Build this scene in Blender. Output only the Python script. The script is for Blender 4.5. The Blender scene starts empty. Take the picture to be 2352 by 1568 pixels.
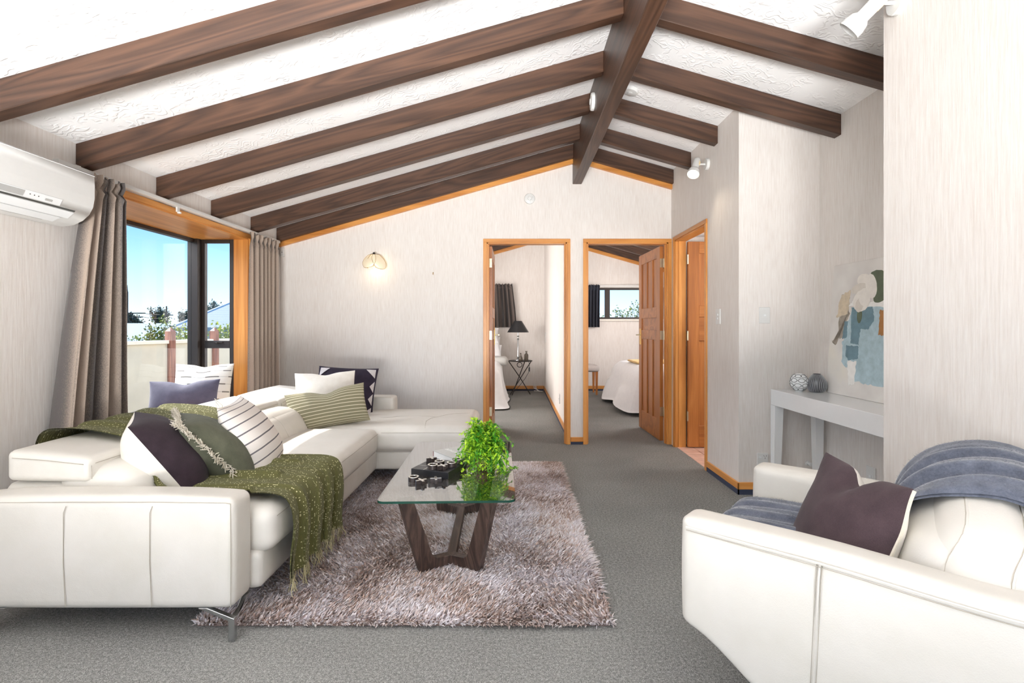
import bpy, bmesh, math, random
import numpy as np
from mathutils import Vector, Matrix, noise
C = bpy.context.scene.collection
SC = bpy.context.scene
PI = math.pi
rnd = random.Random(7)

# ------------------------------------------------------------------ camera
F_PX = 1160.0
cd = bpy.data.cameras.new('camera'); cam = bpy.data.objects.new('camera', cd); C.objects.link(cam)
cam.location = (0, 0, 1.155); cam.rotation_euler = (PI/2, 0, 0)
cd.sensor_fit = 'HORIZONTAL'; cd.sensor_width = 36.0; cd.lens = F_PX*36/2352
cd.shift_x = -4/2352; cd.shift_y = -32/2352; cd.clip_start = .05; cd.clip_end = 400
SC.camera = cam

# ------------------------------------------------------------------ colour helpers
def lin1(c): return c/12.92 if c <= .04045 else ((c+.055)/1.055)**2.4
def S(r, g, b): return (lin1(r/255), lin1(g/255), lin1(b/255), 1)

# ------------------------------------------------------------------ world, sun, lights, exposure
SC.view_settings.view_transform = 'Standard'; SC.view_settings.look = 'None'
SC.view_settings.gamma = 1; SC.view_settings.use_curve_mapping = False
SC.view_settings.exposure = 0.12
SC.cycles.max_bounces = 10; SC.cycles.diffuse_bounces = 6; SC.cycles.glossy_bounces = 4
SC.cycles.transmission_bounces = 6; SC.cycles.transparent_max_bounces = 12
SC.cycles.sample_clamp_indirect = 6; SC.cycles.caustics_reflective = False; SC.cycles.caustics_refractive = False
W = bpy.data.worlds.new('sky'); SC.world = W; W.use_nodes = True
wn = W.node_tree.nodes; wl = W.node_tree.links; wn.clear()
o = wn.new('ShaderNodeOutputWorld'); b = wn.new('ShaderNodeBackground')
tc = wn.new('ShaderNodeTexCoord'); sx = wn.new('ShaderNodeSeparateXYZ'); rp = wn.new('ShaderNodeValToRGB')
wl.new(tc.outputs['Generated'], sx.inputs[0]); wl.new(sx.outputs['Z'], rp.inputs[0])
wl.new(rp.outputs[0], b.inputs[0]); wl.new(b.outputs[0], o.inputs[0]); b.inputs[1].default_value = 1.75
e = rp.color_ramp.elements
e[0].position = 0.0; e[0].color = S(214, 238, 250)
e[1].position = 1.0; e[1].color = S(70, 135, 215)
x = e.new(.05); x.color = S(190, 224, 248)
x = e.new(.17); x.color = S(118, 178, 234)
x = e.new(.45); x.color = S(95, 165, 235)

def lamp(name, kind, loc, direction, energy, color=(1, 1, 1), size=None, size_y=None, **kw):
    d = bpy.data.lights.new(name, kind); d.energy = energy; d.color = color
    if kind == 'AREA':
        d.shape = 'RECTANGLE' if size_y else 'SQUARE'; d.size = size
        if size_y: d.size_y = size_y
    for k, v in kw.items(): setattr(d, k, v)
    ob = bpy.data.objects.new(name, d); C.objects.link(ob); ob.location = loc
    ob.rotation_euler = Vector(direction).to_track_quat('-Z', 'Y').to_euler()
    return ob
lamp('sun', 'SUN', (-8, 4, 9), (1, -.30, -.93), 7.0, (1, .95, .87), angle=.009)
# unseen area lamps added to brighten the living room, the bedrooms and the bathroom
lamp('back_fill_light', 'AREA', (-.45, -2.6, 1.25), (0, 1, .15), 27, (1, .99, .98), 3.4, 1.9)  # added fill in front of the unseen glazing behind the camera
lamp('side_fill_light', 'AREA', (-2.28, -.9, 1.35), (1, .55, .42), 30, (1, .99, .98), 1.6, 1.3)  # added fill at the unseen left window behind the camera
lamp('bounce_fill_light', 'AREA', (-.35, -2.3, .30), (-.04, 1, .84), 200, (1, .99, .98), 1.8, .6, spread=math.radians(84))  # added uplight that brightens the ceiling from behind the camera
lamp('bay_fill_light', 'AREA', (-4.3, 3.75, 2.9), (1, -.02, -.68), 230, (.96, .98, 1), 1.9, 1.3)  # added lamp outside the bay, above the view, lifts the far end
lamp('bedroom_fill_light', 'AREA', (-2.1, 6.9, 1.35), (1, -.25, -.42), 88, (1, .96, .93), 1.6, 1.2)  # added fill inside the left bedroom, no window stands here
lamp('second_bedroom_fill_light', 'AREA', (3.1, 7.2, 1.5), (-1, 0, -.1), 62, (1, .95, .93), 1.4, 1.2)  # added fill at the right of this bedroom, out of view
lamp('bathroom_fill_light', 'AREA', (2.9, 4.2, 1.7), (-1, .2, -.1), 22, (1, .97, .93), .8)  # added fill beyond the bathroom doorway, out of view

# ------------------------------------------------------------------ materials
def newmat(name):
    m = bpy.data.materials.new(name); m.use_nodes = True
    n = m.node_tree.nodes; n.clear()
    out = n.new('ShaderNodeOutputMaterial'); p = n.new('ShaderNodeBsdfPrincipled')
    m.node_tree.links.new(p.outputs[0], out.inputs[0])
    return m, n, m.node_tree.links, p, out
def node(n, t, **kw):
    x = n.new(t)
    for k, v in kw.items(): setattr(x, k, v)
    return x
def math_(n, l, op, a, b=None, c=None):
    x = node(n, 'ShaderNodeMath', operation=op)
    for i, v in enumerate((a, b, c)):
        if v is None: continue
        if hasattr(v, 'is_linked') or hasattr(v, 'links'): l.new(v, x.inputs[i])
        else: x.inputs[i].default_value = v
    return x.outputs[0]
def ramp(n, l, fac, stops, interp='LINEAR'):
    r = n.new('ShaderNodeValToRGB'); l.new(fac, r.inputs[0]); e = r.color_ramp.elements
    r.color_ramp.interpolation = interp
    e[0].position, e[0].color = stops[0]; e[1].position, e[1].color = stops[-1]
    for p_, c_ in stops[1:-1]: e.new(p_).color = c_
    return r.outputs[0]
def mixc(n, l, fac, a, b):
    x = node(n, 'ShaderNodeMix', data_type='RGBA')
    for i, v in ((0, fac), (6, a), (7, b)):
        if hasattr(v, 'links'): l.new(v, x.inputs[i])
        else: x.inputs[i].default_value = v
    return x.outputs[2]
def coords(n, l, scale=(1, 1, 1), kind='Object', rot=(0, 0, 0), vary=False):
    t = n.new('ShaderNodeTexCoord'); mp = n.new('ShaderNodeMapping')
    mp.inputs['Scale'].default_value = scale; mp.inputs['Rotation'].default_value = rot
    if vary:
        oi = n.new('ShaderNodeObjectInfo'); a = node(n, 'ShaderNodeVectorMath', operation='MULTIPLY_ADD')
        a.inputs[1].default_value = (37, 53, 71)
        l.new(oi.outputs['Random'], a.inputs[0]); l.new(t.outputs[kind], a.inputs[2]); l.new(a.outputs[0], mp.inputs[0])
    else: l.new(t.outputs[kind], mp.inputs[0])
    return mp.outputs[0]
def noise_(n, l, vec, scale, detail=3, rough=.55, dist=0, out='Fac'):
    x = n.new('ShaderNodeTexNoise'); l.new(vec, x.inputs['Vector'])
    x.inputs['Scale'].default_value = scale; x.inputs['Detail'].default_value = detail
    x.inputs['Roughness'].default_value = rough; x.inputs['Distortion'].default_value = dist
    return x.outputs[out]
def bump(n, l, p, h, strength, dist=.005):
    b = n.new('ShaderNodeBump'); l.new(h, b.inputs['Height']); b.inputs['Strength'].default_value = strength
    b.inputs['Distance'].default_value = dist; l.new(b.outputs[0], p.inputs['Normal'])
def plain(name, col, rough=.5, metal=0, grain=.03, gscale=40, bmp=0, bscale=200, bdist=.002, **kw):
    m, n, l, p, out = newmat(name)
    v = coords(n, l); f = noise_(n, l, v, gscale, 3)
    a = tuple(max(0, c*(1-grain)) for c in col[:3])+(1,); b2 = tuple(min(1, c*(1+grain)) for c in col[:3])+(1,)
    l.new(ramp(n, l, f, [(.3, a), (.7, b2)]), p.inputs['Base Color'])
    p.inputs['Roughness'].default_value = rough; p.inputs['Metallic'].default_value = metal
    if bmp: bump(n, l, p, noise_(n, l, v, bscale, 2), bmp, bdist)
    for k, val in kw.items(): p.inputs[k].default_value = val
    return m
M = {}
def m_wallpaper():
    m, n, l, p, out = newmat('wallpaper')
    g = n.new('ShaderNodeNewGeometry'); mp = n.new('ShaderNodeMapping'); l.new(g.outputs['Position'], mp.inputs[0])
    mp.inputs['Scale'].default_value = (1, 1, .07)
    f1 = noise_(n, l, mp.outputs[0], 110, 4, .6); mp2 = n.new('ShaderNodeMapping'); l.new(g.outputs['Position'], mp2.inputs[0])
    mp2.inputs['Scale'].default_value = (1, 1, .25); f2 = noise_(n, l, mp2.outputs[0], 9, 4, .6)
    f = math_(n, l, 'ADD', math_(n, l, 'MULTIPLY', f1, .75), math_(n, l, 'MULTIPLY', f2, .25))
    l.new(ramp(n, l, f, [(.30, S(213, 205, 198)), (.5, S(223, 217, 212)), (.70, S(230, 226, 222))]), p.inputs['Base Color'])
    p.inputs['Roughness'].default_value = .7; bump(n, l, p, f1, .25, .003)
    return m
M['wall'] = m_wallpaper()
def m_ceiling():
    m, n, l, p, out = newmat('textured_ceiling')
    g = n.new('ShaderNodeNewGeometry')
    w = noise_(n, l, g.outputs['Position'], 7, 2, .5, 0, 'Color')
    ad = node(n, 'ShaderNodeVectorMath', operation='MULTIPLY_ADD'); l.new(w, ad.inputs[0]); ad.inputs[1].default_value = (.5, .5, .5); l.new(g.outputs['Position'], ad.inputs[2])
    wv = node(n, 'ShaderNodeTexWave', wave_type='RINGS'); l.new(ad.outputs[0], wv.inputs['Vector'])
    wv.inputs['Scale'].default_value = 7; wv.inputs['Distortion'].default_value = 7; wv.inputs['Detail'].default_value = 1; wv.inputs['Detail Scale'].default_value = 1.2
    mask = ramp(n, l, noise_(n, l, g.outputs['Position'], 9, 2), [(.44, (0, 0, 0, 1)), (.60, (1, 1, 1, 1))])
    r = ramp(n, l, wv.outputs['Fac'], [(.55, (0, 0, 0, 1)), (.9, (1, 1, 1, 1))])
    h = math_(n, l, 'MULTIPLY', r, mask)
    p.inputs['Base Color'].default_value = S(252, 252, 252); p.inputs['Roughness'].default_value = .6
    bump(n, l, p, h, .32, .010)
    return m
M['ceiling'] = m_ceiling()
def m_wood(name, dark, mid, light, axis=0, rough=.45, rings=7., sc=1., contrast=1.):
    m, n, l, p, out = newmat(name)
    s = [7*sc]*3; s[axis] = .55*sc
    v = coords(n, l, tuple(s), vary=True)
    f = noise_(n, l, v, 1, 2, .45, .6)
    r = math_(n, l, 'FRACT', math_(n, l, 'MULTIPLY', f, rings))
    r = math_(n, l, 'PINGPONG', math_(n, l, 'MULTIPLY', f, rings*2), 1)
    s2 = [90*sc]*3; s2[axis] = 3*sc
    f2 = noise_(n, l, coords(n, l, tuple(s2), vary=True), 1, 3, .6)
    t = math_(n, l, 'ADD', math_(n, l, 'MULTIPLY', r, .55*contrast), math_(n, l, 'MULTIPLY', f2, .55))
    l.new(ramp(n, l, t, [(.18, dark), (.5, mid), (.85, light)]), p.inputs['Base Color'])
    p.inputs['Roughness'].default_value = rough; bump(n, l, p, f2, .12, .001)
    return m
BD, BM_, BL = S(48, 31, 22), S(70, 47, 34), S(89, 62, 46)
for a, k in enumerate('xyz'):
    M['beam_'+k] = m_wood('dark_stained_pine_'+k, BD, BM_, BL, a, .42, 9, 1, .75)
    M['rimu_'+k] = m_wood('golden_timber_'+k, S(178, 112, 50), S(205, 140, 70), S(224, 164, 94), a, .35, 3, 1, .6)
    M['door_'+k] = m_wood('red_brown_timber_'+k, S(134, 80, 38), S(168, 105, 51), S(196, 133, 72), a, .35, 3, 1, .6)
    M['wenge_'+k] = m_wood('dark_wenge_'+k, S(40, 29, 25), S(58, 43, 37), S(84, 66, 58), a, .5, 8, 2)
def m_carpet():
    m, n, l, p, out = newmat('grey_carpet')
    v = coords(n, l); f = noise_(n, l, v, 260, 2, .7); f2 = noise_(n, l, v, 90, 2, .6); f3 = noise_(n, l, v, 1.5, 2)
    t = math_(n, l, 'ADD', math_(n, l, 'MULTIPLY', f, .6), math_(n, l, 'ADD', math_(n, l, 'MULTIPLY', f2, .3), math_(n, l, 'MULTIPLY', f3, .1)))
    l.new(ramp(n, l, t, [(.34, S(76, 76, 75)), (.5, S(129, 129, 127)), (.66, S(184, 183, 179))]), p.inputs['Base Color'])
    p.inputs['Roughness'].default_value = .95; p.inputs['Specular IOR Level'].default_value = .1
    bump(n, l, p, f, .8, .006)
    return m
M['carpet'] = m_carpet()
def m_leather():
    m, n, l, p, out = newmat('white_leather')
    v = coords(n, l); f = noise_(n, l, v, 5, 3); g = n.new('ShaderNodeTexVoronoi'); l.new(v, g.inputs['Vector']); g.inputs['Scale'].default_value = 330
    l.new(ramp(n, l, f, [(.3, S(207, 203, 195)), (.7, S(216, 212, 206))]), p.inputs['Base Color'])
    p.inputs['Roughness'].default_value = .42; p.inputs['Specular IOR Level'].default_value = .45
    h = math_(n, l, 'ADD', math_(n, l, 'MULTIPLY', g.outputs['Distance'], .12), noise_(n, l, v, 14, 3, .5))
    bump(n, l, p, h, .22, .006)
    return m
M['leather'] = m_leather()
M['seam'] = plain('seam_thread', S(166, 159, 148), .7)
def m_glass(name, tint, refl=1.0, alpha=.04):
    m, n, l, p, out = newmat(name); n.remove(p)
    tr = n.new('ShaderNodeBsdfTransparent'); tr.inputs[0].default_value = tint
    gl = n.new('ShaderNodeBsdfGlossy'); gl.inputs['Roughness'].default_value = 0.0
    lw = n.new('ShaderNodeLayerWeight'); lw.inputs[0].default_value = .5      # Schlick, the same from both sides of the sheet
    fr = math_(n, l, 'ADD', math_(n, l, 'MULTIPLY', math_(n, l, 'POWER', lw.outputs['Facing'], 5.0), .96), .04)
    mx = n.new('ShaderNodeMixShader'); l.new(math_(n, l, 'MINIMUM', math_(n, l, 'MULTIPLY', fr, refl), 1.0), mx.inputs[0])
    l.new(tr.outputs[0], mx.inputs[1]); l.new(gl.outputs[0], mx.inputs[2]); l.new(mx.outputs[0], out.inputs[0])
    return m
M['pane'] = m_glass('window_glass', (.985, .99, .99, 1), .7)
M['table_glass'] = m_glass('table_glass', (.90, .94, .92, 1), 3.0)
M['glass_edge'] = plain('green_glass_edge', S(24, 62, 52), .12)
M['alu'] = plain('bronze_aluminium', S(52, 44, 40), .45, .2)
M['white'] = plain('white_plastic', S(218, 218, 216), .4, 0, .01)
M['grey_plastic'] = plain('grey_plastic', S(176, 176, 174), .35)
M['dark_gap'] = plain('dark_gap', S(70, 70, 66), .7)
M['gloss_white'] = plain('gloss_white_lacquer', S(238, 240, 241), .1, 0, .005)
M['chrome'] = plain('brushed_chrome', S(190, 192, 194), .22, 1, .05)
M['steel'] = plain('hinge_steel', S(196, 186, 160), .35, .9)
M['brass'] = plain('brass', S(214, 172, 84), .25, .9)
M['navy'] = plain('navy_carpet_strip', S(52, 58, 78), .9)
M['black'] = plain('black_lacquer', S(26, 27, 31), .3)
M['iron'] = plain('dark_iron', S(48, 42, 40), .5, .3)
def fabric(name, a, b, rough=.85, sheen=.08, sc=420, gs=18):
    m, n, l, p, out = newmat(name)
    v = coords(n, l); f = noise_(n, l, v, gs, 3); w = noise_(n, l, v, sc, 2, .7)
    t = math_(n, l, 'ADD', math_(n, l, 'MULTIPLY', f, .5), math_(n, l, 'MULTIPLY', w, .5))
    l.new(ramp(n, l, t, [(.3, a), (.7, b)]), p.inputs['Base Color'])
    p.inputs['Roughness'].default_value = rough; p.inputs['Sheen Weight'].default_value = sheen
    p.inputs['Specular IOR Level'].default_value = .15
    bump(n, l, p, w, .25, .002)
    return m
def striped(name, base_a, base_b, line, count, width, axis=1, dash=0, wob=.004):
    m, n, l, p, out = newmat(name)
    uv = n.new('ShaderNodeUVMap'); sp = n.new('ShaderNodeSeparateXYZ'); l.new(uv.outputs[0], sp.inputs[0])
    v = coords(n, l); w = noise_(n, l, v, 420, 2, .7); f = noise_(n, l, v, 12, 3)
    c = math_(n, l, 'ADD', sp.outputs[axis], math_(n, l, 'MULTIPLY', math_(n, l, 'SUBTRACT', f, .5), wob))
    t = math_(n, l, 'FRACT', math_(n, l, 'MULTIPLY', c, count))
    mask = math_(n, l, 'LESS_THAN', math_(n, l, 'ABSOLUTE', math_(n, l, 'SUBTRACT', t, .5)), width)
    if dash:
        row = math_(n, l, 'FLOOR', math_(n, l, 'MULTIPLY', c, count))
        d = math_(n, l, 'FRACT', math_(n, l, 'ADD', math_(n, l, 'MULTIPLY', sp.outputs[1-axis], dash), math_(n, l, 'MULTIPLY', row, .37)))
        thick = math_(n, l, 'LESS_THAN', d, .5)
        wd = math_(n, l, 'ADD', math_(n, l, 'MULTIPLY', thick, width*.9), width*.22)
        mask = math_(n, l, 'LESS_THAN', math_(n, l, 'ABSOLUTE', math_(n, l, 'SUBTRACT', t, .5)), wd)
    base = mixc(n, l, w, base_a, base_b)
    l.new(mixc(n, l, mask, base, line), p.inputs['Base Color'])
    p.inputs['Roughness'].default_value = .85; p.inputs['Specular IOR Level'].default_value = .15; bump(n, l, p, w, .25, .002)
    return m
M['plum'] = fabric('plum_linen', S(36, 27, 33), S(54, 43, 50))
M['plum_warm'] = fabric('dark_plum_linen', S(50, 39, 43), S(72, 58, 62))
M['linen'] = fabric('cream_linen', S(222, 216, 206), S(240, 236, 229))
M['olive_grey'] = fabric('olive_grey_linen', S(68, 70, 57), S(96, 97, 82))
M['fringe_cream'] = fabric('cream_fringe', S(196, 188, 172), S(222, 215, 202))
M['slate'] = fabric('slate_violet_velvet', S(66, 64, 80), S(92, 89, 106), .7, .3)
M['indigo'] = fabric('indigo_fabric', S(36, 30, 42), S(52, 44, 58))
M['stripe_near'] = striped('white_linen_grey_stripes', S(222, 214, 208), S(238, 232, 226), S(104, 100, 104), 13, .07)
M['stripe_bay'] = striped('cream_linen_dashed_stripes', S(226, 220, 208), S(240, 235, 226), S(122, 116, 108), 10, .07, 1, 3.2)
M['stripe_olive'] = striped('olive_linen_cream_stripes', S(118, 114, 92), S(136, 131, 107), S(216, 208, 186), 17, .09, 1)
M['duvet'] = fabric('white_cotton', S(226, 227, 230), S(236, 237, 239), .8, .1, 200)
M['mustard'] = fabric('mustard_wool', S(190, 150, 84), S(226, 200, 150))
M['seat_grey'] = fabric('taupe_upholstery', S(166, 158, 154), S(188, 180, 176))
def m_curtain(name, a, b, count):
    m, n, l, p, out = newmat(name)
    uv = n.new('ShaderNodeUVMap'); sp = n.new('ShaderNodeSeparateXYZ'); l.new(uv.outputs[0], sp.inputs[0])
    v = coords(n, l, (1, 1, .25)); w = noise_(n, l, v, 500, 2, .7); f = noise_(n, l, v, 8, 2)
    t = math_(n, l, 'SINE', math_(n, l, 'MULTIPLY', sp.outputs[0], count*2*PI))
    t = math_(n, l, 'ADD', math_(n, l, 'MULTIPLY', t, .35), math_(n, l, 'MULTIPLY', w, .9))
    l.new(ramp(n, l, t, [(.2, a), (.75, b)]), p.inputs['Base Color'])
    p.inputs['Roughness'].default_value = .8; p.inputs['Sheen Weight'].default_value = .2; bump(n, l, p, w, .2, .002)
    tl = n.new('ShaderNodeBsdfTranslucent'); l.new(ramp(n, l, t, [(.2, a), (.75, b)]), tl.inputs[0])
    mx = n.new('ShaderNodeMixShader'); mx.inputs[0].default_value = .25
    l.new(p.outputs[0], mx.inputs[1]); l.new(tl.outputs[0], mx.inputs[2]); l.new(mx.outputs[0], out.inputs[0])
    return m
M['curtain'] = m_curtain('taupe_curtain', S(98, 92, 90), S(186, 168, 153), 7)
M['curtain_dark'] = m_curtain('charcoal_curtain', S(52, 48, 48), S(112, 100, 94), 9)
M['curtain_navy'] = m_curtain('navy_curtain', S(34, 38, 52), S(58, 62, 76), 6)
def m_throw():
    m, n, l, p, out = newmat('olive_flecked_knit')
    uv = n.new('ShaderNodeUVMap'); mp = n.new('ShaderNodeMapping'); l.new(uv.outputs[0], mp.inputs[0])
    mp.inputs['Scale'].default_value = (70, 200, 1)
    sp = n.new('ShaderNodeSeparateXYZ'); l.new(mp.outputs[0], sp.inputs[0])
    fl = node(n, 'ShaderNodeVectorMath', operation='FLOOR'); l.new(mp.outputs[0], fl.inputs[0])
    wn_ = node(n, 'ShaderNodeTexWhiteNoise', noise_dimensions='2D'); l.new(fl.outputs[0], wn_.inputs['Vector'])
    fu = math_(n, l, 'ABSOLUTE', math_(n, l, 'SUBTRACT', math_(n, l, 'FRACT', sp.outputs[0]), .5))
    fv = math_(n, l, 'ABSOLUTE', math_(n, l, 'SUBTRACT', math_(n, l, 'FRACT', sp.outputs[1]), .5))
    col = math_(n, l, 'LESS_THAN', fu, .17)
    mk = math_(n, l, 'MULTIPLY', math_(n, l, 'MULTIPLY', col, math_(n, l, 'LESS_THAN', fv, .36)), math_(n, l, 'GREATER_THAN', wn_.outputs['Value'], .80))
    v = coords(n, l); w = noise_(n, l, v, 260, 2, .7)
    base = mixc(n, l, w, S(62, 63, 34), S(104, 102, 62))
    l.new(mixc(n, l, mk, base, S(204, 198, 158)), p.inputs['Base Color'])
    p.inputs['Roughness'].default_value = .9; p.inputs['Sheen Weight'].default_value = .08; p.inputs['Specular IOR Level'].default_value = .1
    h = math_(n, l, 'ADD', math_(n, l, 'MULTIPLY', fu, .8), math_(n, l, 'ADD', math_(n, l, 'MULTIPLY', mk, .6), math_(n, l, 'MULTIPLY', w, .5)))
    bump(n, l, p, h, .6, .006)
    return m
M['throw'] = m_throw()
M['fringe_olive'] = fabric('olive_fringe_yarn', S(112, 106, 72), S(198, 186, 150))
M['mohair'] = fabric('slate_blue_mohair', S(52, 56, 68), S(94, 99, 113), .95, .6, 160, 26)
def m_pile():
    m, n, l, p, out = newmat('shag_pile')
    v = coords(n, l); uv = n.new('ShaderNodeUVMap'); sp = n.new('ShaderNodeSeparateXYZ'); l.new(uv.outputs[0], sp.inputs[0])
    f = noise_(n, l, v, 3.2, 3, .55)
    t = math_(n, l, 'ADD', math_(n, l, 'MULTIPLY', f, .9), math_(n, l, 'MULTIPLY', sp.outputs[0], .36))
    l.new(ramp(n, l, t, [(.36, S(126, 97, 84)), (.50, S(186, 160, 147)), (.61, S(222, 208, 205)), (.76, S(252, 247, 251))]), p.inputs['Base Color'])
    p.inputs['Roughness'].default_value = .55; p.inputs['Sheen Weight'].default_value = .3
    return m
M['pile'] = m_pile()
M['rug_back'] = plain('rug_backing', S(120, 100, 92), .95)
def m_leaf(name, a, b, tr=.3):
    m, n, l, p, out = newmat(name)
    v = coords(n, l); f = noise_(n, l, v, 30, 2)
    uv = n.new('ShaderNodeUVMap'); sp = n.new('ShaderNodeSeparateXYZ'); l.new(uv.outputs[0], sp.inputs[0])
    t = math_(n, l, 'ADD', math_(n, l, 'MULTIPLY', f, .4), math_(n, l, 'MULTIPLY', sp.outputs[0], .6))
    c = ramp(n, l, t, [(.25, a), (.75, b)]); l.new(c, p.inputs['Base Color']); p.inputs['Roughness'].default_value = .45
    tl = n.new('ShaderNodeBsdfTranslucent'); l.new(c, tl.inputs[0]); mx = n.new('ShaderNodeMixShader'); mx.inputs[0].default_value = tr
    l.new(p.outputs[0], mx.inputs[1]); l.new(tl.outputs[0], mx.inputs[2]); l.new(mx.outputs[0], out.inputs[0])
    return m
M['leaf'] = m_leaf('bright_green_leaf', S(66, 150, 38), S(196, 232, 62))
M['leaf_tree'] = m_leaf('tree_leaf', S(70, 84, 40), S(150, 158, 70))
M['leaf_shrub'] = m_leaf('shrub_leaf', S(104, 118, 30), S(196, 200, 70))
M['leaf_far'] = m_leaf('far_leaf', S(50, 62, 52), S(92, 102, 84))
M['bark'] = plain('bark', S(110, 92, 76), .9)
def glow(name, col, st, base=(1, 1, 1, 1)):
    m, n, l, p, out = newmat(name)
    p.inputs['Base Color'].default_value = base; p.inputs['Emission Color'].default_value = col; p.inputs['Emission Strength'].default_value = st
    p.inputs['Roughness'].default_value = .3
    f = noise_(n, l, coords(n, l), 20, 2); l.new(math_(n, l, 'ADD', math_(n, l, 'MULTIPLY', f, .1), .25), p.inputs['Roughness'])
    return m
M['bulb'] = glow('lit_bulb', (1, .86, .5, 1), 3)
M['frost'] = glow('lit_frosted_glass', (1, .82, .56, 1), .16, S(236, 222, 196))

# ------------------------------------------------------------------ mesh helpers
from mathutils.bvhtree import BVHTree
BV = {}
def project(ob, pts, d, off=.0008):
    """drop points onto the surface of an object along direction d"""
    t = BV[ob]; d = Vector(d).normalized(); out = []
    for p in pts:
        h = t.ray_cast(Vector(p)-d*.6, d)
        if h[0] is not None: out.append(h[0]-d*off)
    return out
def poly(pts, n=8):
    out = []
    for a, b in zip(pts, pts[1:]): out += [Vector(a).lerp(Vector(b), k/n) for k in range(n)]
    return out+[Vector(pts[-1])]
class MB:
    def __init__(s): s.v = []; s.f = []; s.uv = []; s.mi = []
    def add(s, vs, fs, T=None, uv=None, mi=0):
        k = len(s.v)
        s.v += [tuple(T @ Vector(p)) for p in vs] if T is not None else [tuple(p) for p in vs]
        s.f += [tuple(i+k for i in f) for f in fs]; s.mi += [mi]*len(fs)
        s.uv += list(uv) if uv else [(0, 0)]*len(vs)
        return s
    def box(s, x0, x1, y0, y1, z0, z1, T=None, mi=0):
        vs = [(x0, y0, z0), (x1, y0, z0), (x1, y1, z0), (x0, y1, z0), (x0, y0, z1), (x1, y0, z1), (x1, y1, z1), (x0, y1, z1)]
        return s.add(vs, [(0, 3, 2, 1), (4, 5, 6, 7), (0, 1, 5, 4), (1, 2, 6, 5), (2, 3, 7, 6), (3, 0, 4, 7)], T, mi=mi)
    def prism(s, poly, h0, h1, axis='z', T=None, mi=0):
        """polygon extruded from h0 to h1 along axis; poly is in the two other axes, in order"""
        n = len(poly)
        def mk(p, h): return {'x': (h, p[0], p[1]), 'y': (p[0], h, p[1]), 'z': (p[0], p[1], h)}[axis]
        vs = [mk(p, h0) for p in poly]+[mk(p, h1) for p in poly]
        fs = [tuple(range(n))[::-1], tuple(range(n, 2*n))]+[(i, (i+1) % n, (i+1) % n+n, i+n) for i in range(n)]
        return s.add(vs, fs, T, mi=mi)
    def tube(s, pts, r, n=8, closed=False, caps=True, T=None, mi=0):
        pts = [Vector(p) for p in pts]; m = len(pts); rr = r if isinstance(r, (list, tuple)) else [r]*m
        vs = []; fs = []; up = None
        for i, p in enumerate(pts):
            if closed: d = pts[(i+1) % m]-pts[i-1]
            else: d = pts[min(i+1, m-1)]-pts[max(i-1, 0)]
            d = d.normalized() if d.length > 1e-9 else Vector((0, 0, 1))
            if up is None:
                up = Vector((0, 0, 1)) if abs(d.z) < .9 else Vector((1, 0, 0))
            a = (up-d*up.dot(d)); a = a.normalized() if a.length > 1e-6 else d.orthogonal().normalized()
            b = d.cross(a); up = a
            for k in range(n):
                t = 2*PI*k/n; vs.append(p+(a*math.cos(t)+b*math.sin(t))*rr[i])
        for i in range(m if closed else m-1):
            for k in range(n):
                a0 = i*n; a1 = ((i+1) % m)*n
                fs.append((a0+k, a0+(k+1) % n, a1+(k+1) % n, a1+k))
        if caps and not closed: fs += [tuple(range(n))[::-1], tuple(range((m-1)*n, m*n))]
        return s.add(vs, fs, T, mi=mi)
    def lathe(s, prof, n=24, T=None, mi=0, a0=0, a1=2*PI):
        full = abs(a1-a0-2*PI) < 1e-6; k = n if full else n+1
        vs = []; fs = []
        for r, z in prof:
            for i in range(k):
                t = a0+(a1-a0)*i/n; vs.append((r*math.cos(t), r*math.sin(t), z))
        for j in range(len(prof)-1):
            for i in range(n):
                i2 = (i+1) % k; fs.append((j*k+i, j*k+i2, (j+1)*k+i2, (j+1)*k+i))
        return s.add(vs, fs, T, mi=mi)
    def grid(s, nu, nv, fn, T=None, mi=0, flip=False, uvfn=None):
        vs = []; uv = []
        for j in range(nv+1):
            for i in range(nu+1):
                u, v = i/nu, j/nv; vs.append(fn(u, v)); uv.append(uvfn(u, v) if uvfn else (u, v))
        fs = []
        for j in range(nv):
            for i in range(nu):
                a = j*(nu+1)+i; q = (a, a+1, a+nu+2, a+nu+1); fs.append(q[::-1] if flip else q)
        return s.add(vs, fs, T, uv, mi)
    def soft(s, x0, x1, y0, y1, z0, z1, r, n=12, bulge=(0, 0, 0), warp=None, T=None, mi=0):
        c = Vector(((x0+x1)/2, (y0+y1)/2, (z0+z1)/2)); h = Vector(((x1-x0)/2, (y1-y0)/2, (z1-z0)/2))
        r = min(r, h.x, h.y, h.z); idx = {}; vs = []; fs = []
        sp = [math.sin(PI/2*(2*i/n-1)) for i in range(n+1)]
        sp = [.45*a+.55*math.copysign(abs(a)**.6, a) if a else 0 for a in sp]; sp[0], sp[-1] = -1, 1
        def vid(i, j, k):
            key = (i, j, k)
            if key not in idx:
                u = (sp[i], sp[j], sp[k])
                q = Vector([u[a]*h[a] for a in range(3)]); inn = Vector([max(-(h[a]-r), min(h[a]-r, q[a])) for a in range(3)])
                d = q-inn
                if d.length > 1e-9: q = inn+d.normalized()*r
                for a in range(3):
                    b1, b2 = [t for t in range(3) if t != a]
                    q[a] += bulge[a]*u[a]*(1-u[b1]**2)*(1-u[b2]**2)
                q = q+c
                if warp: q = Vector(warp(q, u))
                idx[key] = len(vs); vs.append(tuple(q))
            return idx[key]
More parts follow.
